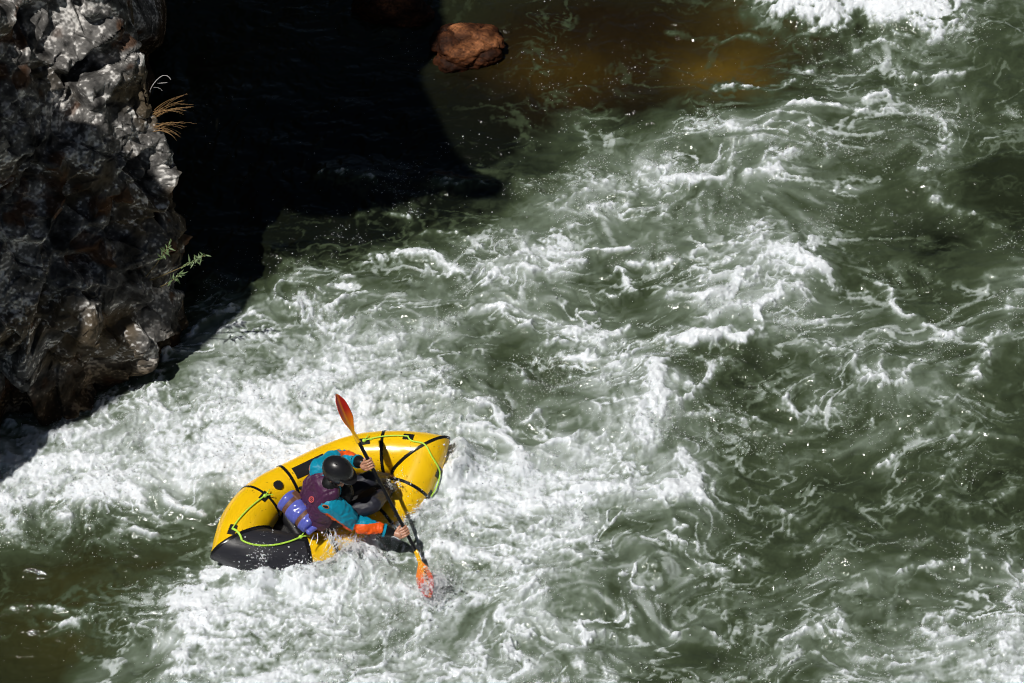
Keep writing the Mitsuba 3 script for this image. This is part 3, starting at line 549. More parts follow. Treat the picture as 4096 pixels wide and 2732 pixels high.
# pose on the water
STERN_W, BOW_W = np.array((-2.609, -2.645, 0.160)), np.array((-0.547, -1.458, 0.330))
_b = np.array(tm_of(TUBE[1]).vertices)
stern_l, bow_l = _b[_b[:, 0].argmin()] * [1, 0, 1], _b[_b[:, 0].argmax()] * [1, 0, 1]
fx = (BOW_W - STERN_W); RAFT_SCALE = np.linalg.norm(fx) / np.linalg.norm(bow_l - stern_l)
fx = fx / np.linalg.norm(fx)
ROLL = math.radians(11.0)
fy0 = np.cross([0, 0, 1], fx); fy0 /= np.linalg.norm(fy0); fz0 = np.cross(fx, fy0)
fy = fy0 * math.cos(ROLL) + fz0 * math.sin(ROLL); fz = np.cross(fx, fy)
lx = (bow_l - stern_l) / np.linalg.norm(bow_l - stern_l); ly = np.array([0, 1, 0.]); lz = np.cross(lx, ly)
R = np.stack([fx, fy, fz], 1) @ np.stack([lx, ly, lz], 1).T * RAFT_SCALE
O = STERN_W - R @ stern_l
def W(p):
    return np.asarray(p, float) @ R.T + O
RAFT = T(np.vstack([np.hstack([R, O[:, None]]), [0, 0, 0, 1]]).tolist())
def raft(part, mesh, mat, smooth=35, label=None):
    m = mesh if isinstance(mesh, trimesh.Trimesh) else tm_of(mesh) if hasattr(mesh, 'to_mesh') else trimesh.Trimesh(*mesh, process=False)
    m = m.copy()
    if 'tube' in part or 'panel' in part:
        vv_ = np.array(m.vertices); m.vertices = vv_ + m.vertex_normals * (.007 * (meshkit.fbm(vv_ * [9, 16, 16], 3, 2) - .5))[:, None]
    m.vertices = W(m.vertices)
    return add('packraft__' + part, m, mat, smooth, label)
labels['packraft'] = {'label': 'yellow and black inflatable packraft riding through the foam', 'category': 'raft'}

cut_s = 0.50 * PS[-1] * 0.62
def station(frac):
    return frac * PS[-1]
c0, t0, *_ = frame_at(station(.366)); c0 = c0 * [1, -1, 1]; t0 = t0 * [1, -1, 1]
raft('left_tube', TUBE[1], 'yellow_fabric', 40)
raft('right_tube', TUBE[-1].trim_by_plane((t0 / np.linalg.norm(t0)).tolist(), float(c0 @ t0 / np.linalg.norm(t0))), 'yellow_fabric', 40)
raft('stern_panel', TUBE[-1].trim_by_plane((-t0 / np.linalg.norm(t0)).tolist(), float(-c0 @ t0 / np.linalg.norm(t0))), 'panel_fabric', 40, label='black panel on the right side of the stern')
# tapes over the seams
both = SKIN[1] + SKIN[-1]
seam = both ^ m3.Manifold.cube([4, .026, 2], True)
raft('seam_tape', seam.trim_by_plane([1, 0, 0], 0.0), 'tape', 40)
raft('seam_tape', seam.trim_by_plane([-1, 0, 0], 0.0), 'tape', 40)
for side, fr, hw in ((1, .745, .012), (1, .436, .012), (1, .325, .010), (-1, .745, .012), (-1, .366, .016), (-1, .445, .013), (-1, .62, .012)):
    c, t, *_ = frame_at(station(fr))
    raft('seam_tape', SKIN[side] ^ slab(c * [1, side, 1], t * [1, side, 1], hw, (.42, .42)), 'tape', 40)
# black chafe patch beside the paddler, valve, cord patches
def patch(side, fr, phi, lng, wide, twist=0.0, layer=THICK):
    c, t, out, up, r = frame_at(station(fr))
    d = math.cos(math.radians(phi)) * out + math.sin(math.radians(phi)) * up
    b = np.cross(t, d); a, e = math.cos(twist), math.sin(twist)
    t2, b2 = t * a + b * e, b * a - t * e
    q = c + d * r
    return layer[side] ^ m3.Manifold.cube([lng, wide, .12], True).transform(np.array([[t2[i] * (side if i == 1 else 1), b2[i] * (side if i == 1 else 1), d[i] * (side if i == 1 else 1), q[i] * (side if i == 1 else 1)] for i in range(3)], float))
raft('chafe_patch', patch(1, .505, 100, .28, .10), 'black_fabric', 40)
c, t, out, up, r = frame_at(station(.385))
d = math.cos(math.radians(104)) * out + math.sin(math.radians(104)) * up
q = c + d * r
raft('valve', m3.Manifold.cylinder(.022, .040, .036, 28).transform(np.array([[t[i], np.cross(d, t)[i], d[i], (q - d * .006)[i]] for i in range(3)], float)), 'black_fabric', 40)
for side, fr, phi in ((1, .316, 104), (1, .162, 78), (-1, .168, 80), (-1, .349, 112), (1, .69, 84), (1, .827, 74), (-1, .822, 22), (-1, .752, 14)):
    raft('cord_patch', patch(side, fr, phi, .085, .06), 'black_fabric', 40)

def tubeline(pts, r, sides=8, n=60, close=False):
    pts = np.asarray(pts, float)
    s = np.concatenate([[0], np.cumsum(np.linalg.norm(np.diff(pts, axis=0), axis=1))])
    p = CubicSpline(s, pts)(np.linspace(0, s[-1], n)) if len(pts) > 2 else np.linspace(pts[0], pts[1], n)
    t = np.gradient(p, axis=0); t /= np.linalg.norm(t, axis=1, keepdims=True)
    a = np.cross(t, [0.13, 0.21, 0.97]); a /= np.linalg.norm(a, axis=1, keepdims=True); b = np.cross(t, a)
    ang = np.arange(sides) * 2 * np.pi / sides
    rr = np.broadcast_to(r, (n,))[:, None, None] if np.ndim(r) else r
    v = p[:, None] + rr * (np.cos(ang)[None, :, None] * a[:, None] + np.sin(ang)[None, :, None] * b[:, None])
    i, j = np.meshgrid(np.arange(n - 1), np.arange(sides), indexing='ij'); j2 = (j + 1) % sides
    f = np.vstack([np.stack([i * sides + j, i * sides + j2, (i + 1) * sides + j2], -1).reshape(-1, 3), np.stack([i * sides + j, (i + 1) * sides + j2, (i + 1) * sides + j], -1).reshape(-1, 3)])
    k = np.arange(sides)
    v = np.vstack([v.reshape(-1, 3), p[:1], p[-1:]]); m = n * sides
    f = np.vstack([f, np.stack([np.full(sides, m), (k + 1) % sides, k], 1), np.stack([np.full(sides, m + 1), m - sides + k, m - sides + (k + 1) % sides], 1)])
    mesh = trimesh.Trimesh(v, f, process=False)
    if mesh.volume < 0:
        mesh.invert()
    return mesh
tp = lambda side, fr, phi, off=.014: tube_point(station(fr), phi, side, off)
def knot(p, r=.016):
    k = trimesh.creation.icosphere(2, r); k.apply_translation(p)
    tails = [tubeline([p, p + np.array([.03, .012, .012]), p + np.array([.055, .03, .004])], .004, 6, 8), tubeline([p, p + np.array([.03, -.012, .01]), p + np.array([.06, -.022, .0])], .004, 6, 8)]
    return trimesh.util.concatenate([k] + tails)
cord_a = trimesh.util.concatenate([tubeline([tp(1, .316, 104), tp(1, .26, 95, .012), tp(1, .21, 86, .012), tp(1, .162, 78)], .0062), knot(tp(1, .316, 104)),
                                   tubeline([tp(1, .162, 78), (tp(1, .162, 84) + tp(-1, .168, 86)) / 2 + [0, 0, .012], tp(-1, .168, 80)], .0095, n=30),
                                   tubeline([tp(-1, .168, 80), tp(-1, .205, 76, .014), tp(-1, .243, 80, .014), tp(-1, .30, 94, .014), tp(-1, .349, 112)], .0070), knot(tp(-1, .349, 112))])
raft('grab_line', cord_a, 'lime_cord', 50)
cord_b = trimesh.util.concatenate([tubeline([tp(1, .69, 84), tp(1, .76, 76, .014), tp(1, .827, 76)], .0055), knot(tp(1, .69, 84)),
                                   tubeline([tp(1, .827, 76), tp(1, .862, 92), tp(-1, .880, 96), tp(-1, .857, 70), tp(-1, .838, 45), tp(-1, .822, 22)], .0064, n=80),
                                   tubeline([tp(-1, .822, 22), tp(-1, .79, 12, .016), tp(-1, .752, 14)], .0055)])
raft('grab_line', cord_b, 'lime_cord', 50)
# floor, seat and thigh straps
fl = []
for s in np.linspace(station(.10), station(.90), 60):
    c = PATHF(s); fl.append((c[0], max(c[1], 0.0)))
fl = np.array(fl + [(a, -b) for a, b in fl[::-1]])
import shapely.geometry as sg
floor = trimesh.creation.extrude_polygon(sg.Polygon(fl).buffer(0), .012, engine='earcut'); floor.vertices[:, 2] += -.115 + .10 * np.clip(np.abs(floor.vertices[:, 0]) - .5, 0, 1)
raft('floor', floor, 'floor_fabric', 30)
def rbox(size, r, seg=8):
    s = np.array(size) / 2 - r
    pts = [m3.Manifold.sphere(r, seg * 4).translate([a * s[0], b * s[1], c * s[2]]) for a in (-1, 1) for b in (-1, 1) for c in (-1, 1)]
    return m3.Manifold.batch_hull(pts)
seat = tm_of(rbox((.36, .36, .13), .05)); seat.apply_translation([-.16, 0, -.05]); raft('seat', seat, 'black_fabric', 40)
back = tm_of(rbox((.05, .34, .16), .024)); back.apply_translation([-.27, -.02, .03]); raft('back_band', back, 'black_fabric', 40)
for sgn in (1, -1):
    st = tubeline([(.26, sgn * .20, .02), (.16, sgn * .16, .16), (.0, sgn * .14, .19), (-.12, sgn * .22, .08)], .013, 8, 40); raft('thigh_strap', st, 'black_fabric', 50)

# dry bag strapped across the stern deck
BA, BB = np.array((-1.975, -2.262, 0.500)), np.array((-1.716, -2.509, 0.400))
def bag_mesh(a, b, r, seg=48, n=60, prof=None):
    ax = (b - a); L0 = np.linalg.norm(ax); ax /= L0
    e = np.cross(ax, [0, 0, 1]); e /= np.linalg.norm(e); g = np.cross(e, ax)
    tt = np.linspace(0, 1, n); rr = r * prof(tt)
    an = np.arange(seg) * 2 * np.pi / seg
    v = a + tt[:, None, None] * L0 * ax + rr[:, None, None] * (np.cos(an)[None, :, None] * e + np.sin(an)[None, :, None] * g)
    v = v + (0.012 * (meshkit.fbm(v * 14, 3, 4) - .5) + 0.014 * (meshkit.fbm(v * [30, 30, 9], 2, 7) - .5))[..., None] * (v - (a + tt[:, None, None] * L0 * ax)) / (rr[:, None, None] + 1e-6)
    i, j = np.meshgrid(np.arange(n - 1), np.arange(seg), indexing='ij'); j2 = (j + 1) % seg
    f = np.vstack([np.stack([i * seg + j, i * seg + j2, (i + 1) * seg + j2], -1).reshape(-1, 3), np.stack([i * seg + j, (i + 1) * seg + j2, (i + 1) * seg + j], -1).reshape(-1, 3)])
    m = trimesh.Trimesh(v.reshape(-1, 3), f, process=False)
    m.fix_normals() if False else None
    return m, ax, e, g, L0
pf = lambda t: np.sqrt(np.clip(1 - np.clip((0.10 - t) / 0.10, 0, 1) ** 2, 0, 1)) * np.sqrt(np.clip(1 - np.clip((t - 0.90) / 0.10, 0, 1) ** 2, 0.0, 1)) * (1 - .16 * np.exp(-((t - .27) / .05) ** 2) - .18 * np.exp(-((t - .70) / .05) ** 2) - .10 * np.clip((t - .74) / .1, 0, 1)) + .02
bag, bax, be, bg, bL = bag_mesh(BA, BB, .108, prof=pf)
scene['blue_drybag'] = {'type': 'twosided', 'bsdf': scene['blue_drybag']}
labels['dry_bag'] = {'label': 'periwinkle blue dry bag strapped behind the paddler with brown webbing', 'category': 'bag'}
add('dry_bag__body', bag, 'blue_drybag', True)
for tt0, wd in ((.27, .032), (.70, .032)):
    m, *_ = bag_mesh(BA + bax * bL * (tt0 - wd / bL), BA + bax * bL * (tt0 + wd / bL), .108, n=6, prof=lambda t: pf(np.full_like(t, tt0)) + .10)
    add('dry_bag__strap', m, 'brown_webbing', True)
for tt0, dn in ((.24, -.3), (.64, -.4)):
    c = BA + bax * bL * tt0 + (-be * .55 * 0 + bg * .0)
    fold = tm_of(rbox((.10, .085, .035), .014)); fold.apply_transform(np.vstack([np.hstack([np.stack([bax, np.cross(bg * .8 + be * dn, bax), bg * .8 + be * dn], 1), (c + (bg * .8 + be * dn * 1.6) * .108)[:, None]]), [0, 0, 0, 1]]))
    add('dry_bag__strap_flap', fold, 'brown_webbing', 40)
roll = tm_of(rbox((.05, .20, .05), .02)); roll.apply_transform(np.vstack([np.hstack([np.stack([bax, be, bg], 1), (BB + bax * .02 + bg * .02)[:, None]]), [0, 0, 0, 1]]))
add('dry_bag__roll_closure', roll, 'blue_drybag', 40)
bk = tm_of(rbox((.03, .04, .02), .008)); bk.apply_transform(np.vstack([np.hstack([np.stack([bax, be, bg], 1), (BB + bax * .02 + bg * .055 - be * .05)[:, None]]), [0, 0, 0, 1]]))
add('dry_bag__buckle', bk, 'buckle', 40)
# ------------------------------------------------------------------ the paddler
def blob(bones, edge=.012, it=12):
    """One continuous skin over bones (p0, r0, p1, r1)."""
    parts = []
    for a, ra, b, rb in bones:
        parts.append(m3.Manifold.batch_hull([m3.Manifold.sphere(ra, 24).translate(list(map(float, a))), m3.Manifold.sphere(rb, 24).translate(list(map(float, b)))]))
    m = m3.Manifold.batch_boolean(parts, m3.OpType.Add).refine_to_length(edge)
    t = tm_of(m); t.merge_vertices()
    trimesh.smoothing.filter_taubin(t, lamb=.5, nu=.52, iterations=it)
    return t
P = lambda *a: np.array(a, float)
HIP = P(-1.669, -2.311, 0.360); NECK = P(-1.561, -2.407, 0.840); HEAD = P(-1.492, -2.383, 0.970)
SHL, SHR = P(-1.647, -2.254, 0.860), P(-1.569, -2.504, 0.700)
ELL, ELR = P(-1.460, -1.983, 0.700), P(-1.364, -2.514, 0.460)
WRL, WRR = P(-1.296, -2.177, 0.860), P(-1.034, -2.560, 0.380)
GL, GR = P(-1.219, -2.208, 0.880), P(-0.921, -2.542, 0.380)         # the grips on the shaft
HPL, HPR = HIP + P(-.02, .10, 0), HIP + P(.04, -.10, 0)
KNL, KNR = P(-1.234, -2.075, 0.520), P(-1.203, -2.371, 0.530)
ANL, ANR = P(-1.107, -1.848, 0.240), P(-1.084, -1.958, 0.240)
CHEST = HIP * .38 + NECK * .62
FACE = P(.86, -.36, -.36); FACE /= np.linalg.norm(FACE)
HUP = P(.30, -.02, .95); HUP -= FACE * (HUP @ FACE); HUP /= np.linalg.norm(HUP); HRT = np.cross(FACE, HUP)
HM = np.stack([FACE, -HRT, HUP], 1)          # head frame: x face, y left, z crown
def hd(x, y, z):
    return HEAD + HM @ np.array([x, y, z])
# paddle first: the hands close on it
SHAFT = (GL - GR) / np.linalg.norm(GL - GR)      # towards the raised blade
def axis_pt(d):
    return GR + SHAFT * d
# hand frames: the shaft runs through the fist
def hand_bones(grip, wrist, ax, side):
    """Fist round the shaft at grip; ax along the shaft on the thumb side. Palm, four fingers and a thumb as chains of their own."""
    w = wrist - grip; w -= ax * (w @ ax); w /= np.linalg.norm(w)       # from the shaft to the wrist
    up = np.cross(ax, w) * side                                          # the back of the hand looks this way
    if up[2] < 0:
        up = -up
    o = lambda a, b, c: grip + ax * a + w * b + up * c
    B = [(wrist, .026, o(0, .062, .020), .030)]
    R_ = .0165
    for i, (a, l, r) in enumerate(((.036, .95, .0095), (.013, 1.05, .0100), (-.010, 1.0, .0095), (-.032, .82, .0085))):
        k0 = o(a, .040, .028); k1 = o(a, .006, R_ + .016); k2 = o(a, -.024 * l, .010); k3 = o(a, -.020, -.014); k4 = o(a, -.002, -.024)
        B += [(o(a * .7, .066, .020), .017, k0, .014), (k0, .0125, k1, r + .0015), (k1, r + .001, k2, r), (k2, r, k3, r * .95), (k3, r * .95, k4, r * .85)]
    B += [(o(.028, .070, .004), .016, o(.052, .034, -.006), .0125), (o(.052, .034, -.006), .0120, o(.056, .004, -.020), .0105), (o(.056, .004, -.020), .0105, o(.036, -.016, -.022), .009)]
    return B
def limb(*pr):
    return [(pr[i][0], pr[i][1], pr[i + 1][0], pr[i + 1][1]) for i in range(len(pr) - 1)]
body = limb((HIP, .13), (CHEST, .13), (NECK, .065), (hd(-.01, 0, -.06), .058))
body += [(CHEST + (SHL - CHEST) * .5, .09, SHL, .055), (CHEST + (SHR - CHEST) * .5, .09, SHR, .055), (NECK, .06, SHL, .05), (NECK, .06, SHR, .05)]
body += limb((SHL, .055), (ELL, .040), (WRL, .027)) + limb((SHR, .055), (ELR, .040), (WRR, .027))
body += limb((HPL, .085), (KNL, .055), (ANL, .038), (ANL + P(.13, .05, -.03), .03)) + limb((HPR, .085), (KNR, .055), (ANR, .038), (ANR + P(.13, .05, -.03), .03))
head = [(hd(0, 0, .03), .085, hd(.03, 0, -.02), .074), (hd(.03, 0, -.02), .072, hd(.062, 0, -.085), .034), (hd(-.03, 0, .02), .085, hd(0, 0, .03), .085)]
head += [(hd(.098, 0, -.005), .010, hd(.112, 0, -.042), .014), (hd(.095, .028, -.005), .014, hd(.088, .045, -.008), .012), (hd(.095, -.028, -.005), .014, hd(.088, -.045, -.008), .012),
         (hd(.085, -.022, -.082), .009, hd(.085, .022, -.082), .009), (hd(.083, 0, -.112), .017, hd(.080, 0, -.105), .02)]
for sg_ in (1, -1):
    head += [(hd(.0, sg_ * .080, -.01), .016, hd(-.012, sg_ * .088, -.035), .012), (hd(.07, sg_ * .05, -.04), .022, hd(.06, sg_ * .055, -.05), .02)]
hands = hand_bones(GL, WRL, SHAFT, 1) + hand_bones(GR, WRR, SHAFT, -1)
scene['skin'] = {'type': 'principled', 'base_color': mikit.proc(lambda p, n, uv: mikit.mix((0.46, 0.215, 0.135), (0.60, 0.32, 0.215), mikit.fbm(p.x * 22, p.y * 22, p.z * 22, 3))), 'roughness': 0.38, 'specular': 0.5}
core = blob(body + head, .014, 10)
hnd = blob(hands, .0042, 5)
skin_m = tm_of(m3.Manifold(m3.Mesh(np.asarray(core.vertices, np.float32), np.asarray(core.faces, np.uint32))) + m3.Manifold(m3.Mesh(np.asarray(hnd.vertices, np.float32), np.asarray(hnd.faces, np.uint32))))
labels['person'] = {'label': 'kayaker in dark helmet, purple vest and teal and orange jacket leaning on the paddle', 'category': 'person'}
def wear(part, mesh, mat, smooth=True, label=None, **kw):
    return add('person__' + part, mesh, mat, smooth, label, **kw)
wear('body', skin_m, 'skin')
ring_c = GL + (WRL - GL) * .30 + P(0, 0, .030)

# trousers and shoes
legs = limb((HIP, .145), (HPL, .105), (KNL, .074), (ANL, .056)) + limb((HIP, .145), (HPR, .105), (KNR, .076), (ANR, .056))
tr = blob(legs, .014, 8)
tr.vertices += tr.vertex_normals * (0.016 * (meshkit.fbm(tr.vertices * [24, 24, 24], 3, 3) - .5))[:, None]
wear('trousers', tr, 'trousers_fabric')
for an in (ANL, ANR):
    wear('shoe', blob(limb((an + P(-.04, -.02, -.03), .046), (an + P(.10, .04, -.03), .044), (an + P(.18, .075, -.03), .034)), .012, 6), 'cuff')

# dry jacket: teal above, orange along the underside of the arms and at the hem
def sleeve(sh, el, wr):
    d = wr - el; L0 = np.linalg.norm(d)
    return limb((sh, .106), (sh * .5 + el * .5 + P(0, 0, .012), .104), (el, .092), (el + d * .40, .080), (el + d * .66, .060))
jk = sleeve(SHL, ELL, WRL) + sleeve(SHR, ELR, WRR) + limb((HIP + P(0, 0, .06), .150), (CHEST, .148), (NECK + P(0, 0, -.03), .085)) + [(CHEST, .12, SHL, .085), (CHEST, .12, SHR, .085), (NECK - P(0, 0, .03), .08, SHL, .075), (NECK - P(0, 0, .03), .08, SHR, .075)]
jm = blob(jk, .0095, 8)
v = jm.vertices
def seg_d(p, a, b):
    d = b - a; t = np.clip(((p - a) @ d) / (d @ d), 0, 1); q = p - a - t[:, None] * d
    return np.linalg.norm(q, axis=1), t, q
fold = 0.0
for a, b in ((SHR, ELR), (ELR, WRR), (SHL, ELL), (ELL, WRL)):
    dd, t, q = seg_d(v, a, b)
    w = np.exp(-(dd / .10) ** 4) * (1 - .75 * t * float(b is WRR or b is WRL))
    ax_ = (b - a) / np.linalg.norm(b - a)
    fold = fold + w * (np.abs(meshkit.fbm(np.stack([(v @ ax_) * 17 + 4 * meshkit.fbm(v * 9, 2, 2), v[:, 0] * 7, v[:, 2] * 7], 1), 3, 5) - .5) * .17 - .036)
jm.vertices = v + jm.vertex_normals * np.asarray(fold)[:, None]
def jacket_mask(v):
    """1 where the jacket is orange: the lower sleeve and the side seam below the shoulder."""
    o = np.zeros(len(v))
    dd, t, q = seg_d(v, ELR, WRR); dn = q @ P(-.25, -.62, -.74)
    o = np.maximum(o, (dd < .12) & ((t > .60) | (dn > .005 - .10 * t)) & (t > .02))
    dd, t, q = seg_d(v, SHR, ELR); dn = q @ P(-.62, -.35, -.70)
    o = np.maximum(o, (dd < .12) & (dn > .050) & (t > 0.0))
    dd, t, q = seg_d(v, ELL, WRL); dn = q @ P(.1, .35, .8)
    o = np.maximum(o, (dd < .12) & ((dn > .040) | (dn < -.045)) & (t > .15))
    dd, t, q = seg_d(v, SHL, ELL)
    o = np.maximum(o, (dd < .12) & (q @ P(-.8, .2, -.5) > .06))
    return o
fc = jm.triangles_center; om = jacket_mask(fc) > .5
def submesh(m, keep):
    s = m.submesh([np.nonzero(keep)[0]], append=True, repair=False)
    return s
for k in ('teal_fabric', 'orange_fabric'):
    scene[k] = {'type': 'twosided', 'bsdf': scene[k]}
wear('jacket', submesh(jm, ~om), 'teal_fabric')
wear('jacket_panel', submesh(jm, om), 'orange_fabric', label='orange panels under the sleeves')
for el, wr in ((ELL, WRL), (ELR, WRR)):
    d = wr - el
    cf = blob(limb((el + d * .76, .058), (el + d * .88, .052), (el + d * 1.0, .036)), .007, 4)
    cf.vertices += cf.vertex_normals * (0.010 * (meshkit.fbm(cf.vertices * 38, 3, 4) - .5))[:, None]
    wear('cuff', cf, 'cuff')
    bd = tm_of(m3.Manifold.cylinder(.022, .0605, .0595, 32)); z = d / np.linalg.norm(d); a = np.cross(z, [0, 0, 1.]); a /= np.linalg.norm(a)
    bd.apply_transform(np.vstack([np.hstack([np.stack([a, np.cross(z, a), z], 1), (el + d * .76)[:, None]]), [0, 0, 0, 1]]))
    wear('cuff_band', bd, 'teal_fabric', 40)

# life vest: purple back, dark front
up_t = (NECK - HIP) / np.linalg.norm(NECK - HIP)
sh_ax = (SHL - SHR); sh_ax -= up_t * (sh_ax @ up_t); sh_ax /= np.linalg.norm(sh_ax)
FR = np.cross(sh_ax, up_t); FR = FR if FR[0] > 0 else -FR
def tq(a, b, c):
    """Torso point: a to the left, b forward, c up from the hip."""
    return HIP + sh_ax * a + FR * b + up_t * c
H = np.linalg.norm(NECK - HIP)
vest = [(tq(.07, -.045, .10), .132, tq(-.07, -.045, .10), .132), (tq(.085, -.04, .30), .132, tq(-.065, -.04, .30), .120), (tq(.08, -.03, H - .06), .098, tq(-.05, -.03, H - .06), .090),
        (tq(.07, -.04, .10), .13, tq(.085, -.04, .30), .13), (tq(-.07, -.04, .10), .13, tq(-.065, -.04, .30), .12), (tq(.085, -.04, .30), .13, tq(.08, -.03, H - .06), .095), (tq(-.065, -.04, .30), .12, tq(-.05, -.03, H - .06), .090),
        (tq(0, .08, .12), .13, tq(0, .11, .30), .13), (tq(.085, .0, H - .03), .075, tq(-.06, .0, H - .03), .070)]
vm = blob(vest, .010, 8)
vm.vertices += vm.vertex_normals * .010
rel = vm.vertices - HIP
fr_, up_, lf_ = rel @ FR, rel @ up_t, rel @ sh_ax
groove = np.exp(-((np.abs(lf_) - .085) / .010) ** 2) + np.exp(-((up_ - .17) / .009) ** 2) + np.exp(-((up_ - .33) / .009) ** 2)
vm.vertices += vm.vertex_normals * (0.020 * (meshkit.fbm(vm.vertices * 11, 3, 6) - .5) + 0.012 * (meshkit.fbm(vm.vertices * 34, 2, 6) - .5) - .008 * groove * (fr_ < 0))[:, None]
fr_c = (vm.triangles_center - HIP) @ FR
wear('life_vest', submesh(vm, fr_c <= .045), 'purple_fabric', label='purple back of the life vest')
wear('life_vest_front', submesh(vm, fr_c > .045), 'dark_vest', label='black front of the life vest')
col_ = blob(limb((NECK - up_t * .05, .092), (NECK + up_t * .015, .078), (NECK * .45 + hd(-.02, 0, -.06) * .55, .070)), .01, 6)
wear('collar', col_, 'dark_vest')
# round emblem on the back
q0 = P(-1.752, -2.376, 0.600)
d0 = P(*EYE) - q0; d0 /= np.linalg.norm(d0)
near_v = vm.vertices - q0; lat = np.linalg.norm(near_v - (near_v @ d0)[:, None] * d0, axis=1); cand = np.where(lat < .03, near_v @ d0, -9)
ci = int(np.argmax(cand)); cn = vm.vertex_normals[ci]; cn = cn * .5 + d0 * .5; cn /= np.linalg.norm(cn); cc = vm.vertices[ci] + cn * .009
ea = np.cross(cn, [0, 0, 1.]); ea /= np.linalg.norm(ea); eb = np.cross(cn, ea)
def onplane(mesh, c, a, b, n):
    mesh.apply_transform(np.vstack([np.hstack([np.stack([a, b, n], 1), c[:, None]]), [0, 0, 0, 1]])); return mesh
em = trimesh.util.concatenate([trimesh.creation.annulus(.018, .027, .006, sections=32), trimesh.creation.annulus(.006, .010, .004, sections=24)])
wear('emblem', onplane(em, cc, ea, eb, cn), 'pink_print', False, label='round pink ring emblem on the vest')
# leaf-shaped mark on the right upper arm
q0 = P(-1.602, -2.560, 0.700); near_v = jm.vertices - q0; lat = np.linalg.norm(near_v - (near_v @ d0)[:, None] * d0, axis=1); cand = np.where(lat < .02, near_v @ d0, -9)
ci = int(np.argmax(cand)); cn = jm.vertex_normals[ci]; cc = jm.vertices[ci] + cn * .003
ea = P(.9, -.35, -.1); ea -= cn * (ea @ cn); ea /= np.linalg.norm(ea); eb = np.cross(cn, ea)
leaf = lambda s: sg.Polygon([(s * .032 * math.cos(a), s * .015 * math.sin(a) * (1 + .3 * math.cos(a))) for a in np.linspace(0, 2 * np.pi, 28, endpoint=False)])
wear('sleeve_mark_border', onplane(trimesh.creation.extrude_polygon(leaf(1.0), .004, engine='earcut'), cc, ea, eb, cn), 'orange_print', False)
wear('sleeve_mark', onplane(trimesh.creation.extrude_polygon(leaf(.80), .006, engine='earcut'), cc, ea, eb, cn), 'dark_vest', False)

# helmet
hs = trimesh.creation.icosphere(5)
hv = hs.vertices * [.143, .114, .127]; hv[:, 0] -= .012
hv[:, 0] = np.where(hv[:, 2] < 0, hv[:, 0] * .97, hv[:, 0])
hmn = m3.Manifold(m3.Mesh(hv.astype(np.float32), hs.faces.astype(np.uint32)))
inner = hmn.scale([.93, .93, .93])
face_cut = m3.Manifold.cube([.3, .21, .3]).translate([.055, -.105, -.335 + .03]).rotate([0, -8, 0])
shell = (hmn - inner - face_cut).trim_by_plane([.12, 0, 1], -.080)
for vx, vy, vz in ((.03, .0, 1), (-.05, .05, 1), (-.05, -.05, 1), (.05, .07, .8)):
    d = np.array([vx, vy, .128 * vz]); shell = shell - rbox((.026, .008, .05), .0035, 4).translate([vx, vy, .118 - 3.5 * (vx * vx + vy * vy)])
hm = tm_of(shell.refine_to_length(.02)); hm.vertices = HEAD + (hm.vertices + [0, 0, .030]) @ HM.T
wear('helmet', hm, 'helmet_shell', 35)
vis = tm_of((m3.Manifold.cylinder(.012, .139, .139, 64).scale([1.12, .80, 1]).translate([.020, 0, 0]) - m3.Manifold.cylinder(.05, .116, .116, 64).scale([1.1, .86, 1]).translate([-.004, 0, -.02])).trim_by_plane([1, 0, 0], .05).rotate([0, 14, 0]))
vis.vertices = HEAD + (vis.vertices + [.004, 0, .052]) @ HM.T
wear('helmet_visor', vis, 'helmet_shell', 35)
for sg_ in (1, -1):
    wear('chin_strap', tubeline([hd(.02, sg_ * .100, -.03), hd(.04, sg_ * .078, -.09), hd(.055, sg_ * .03, -.135), hd(.058, 0, -.142)], .007, 8, 20), 'dark_vest')

# paddle
labels['paddle'] = {'label': 'double-bladed kayak paddle with black shaft and red-to-yellow blades in both hands', 'category': 'paddle'}
J1 = P(-1.310, -2.094, 1.030); J0 = axis_pt(-.20)
J1 = axis_pt((J1 - GR) @ SHAFT)
sh = tubeline([J0, J0 * .5 + J1 * .5, J1], .0155, 16, 40)
add('paddle__shaft', sh, 'carbon', True)
def blade_colour(c_root, c_mid, c_tip):
    def fn(p, n, uv):
        k = mikit.mix(c_root, c_mid, mikit.smoothstep(0.12, 0.40, uv.x)); k = mikit.mix(k, c_tip, mikit.smoothstep(0.38, 0.72, uv.x))
        return mikit.mix(k, mikit.mix(c_root, c_mid, uv.x), 0.7 * mikit.smoothstep(0.020, 0.006, dr.abs(uv.y)))
    return mikit.proc(fn)
scene['blade_skin'] = {'type': 'twosided', 'bsdf': {'type': 'principled', 'base_color': blade_colour((0.80, 0.46, 0.010), (0.78, 0.20, 0.006), (0.52, 0.018, 0.010)), 'roughness': 0.18, 'specular': 0.5, 'clearcoat': 0.6}}
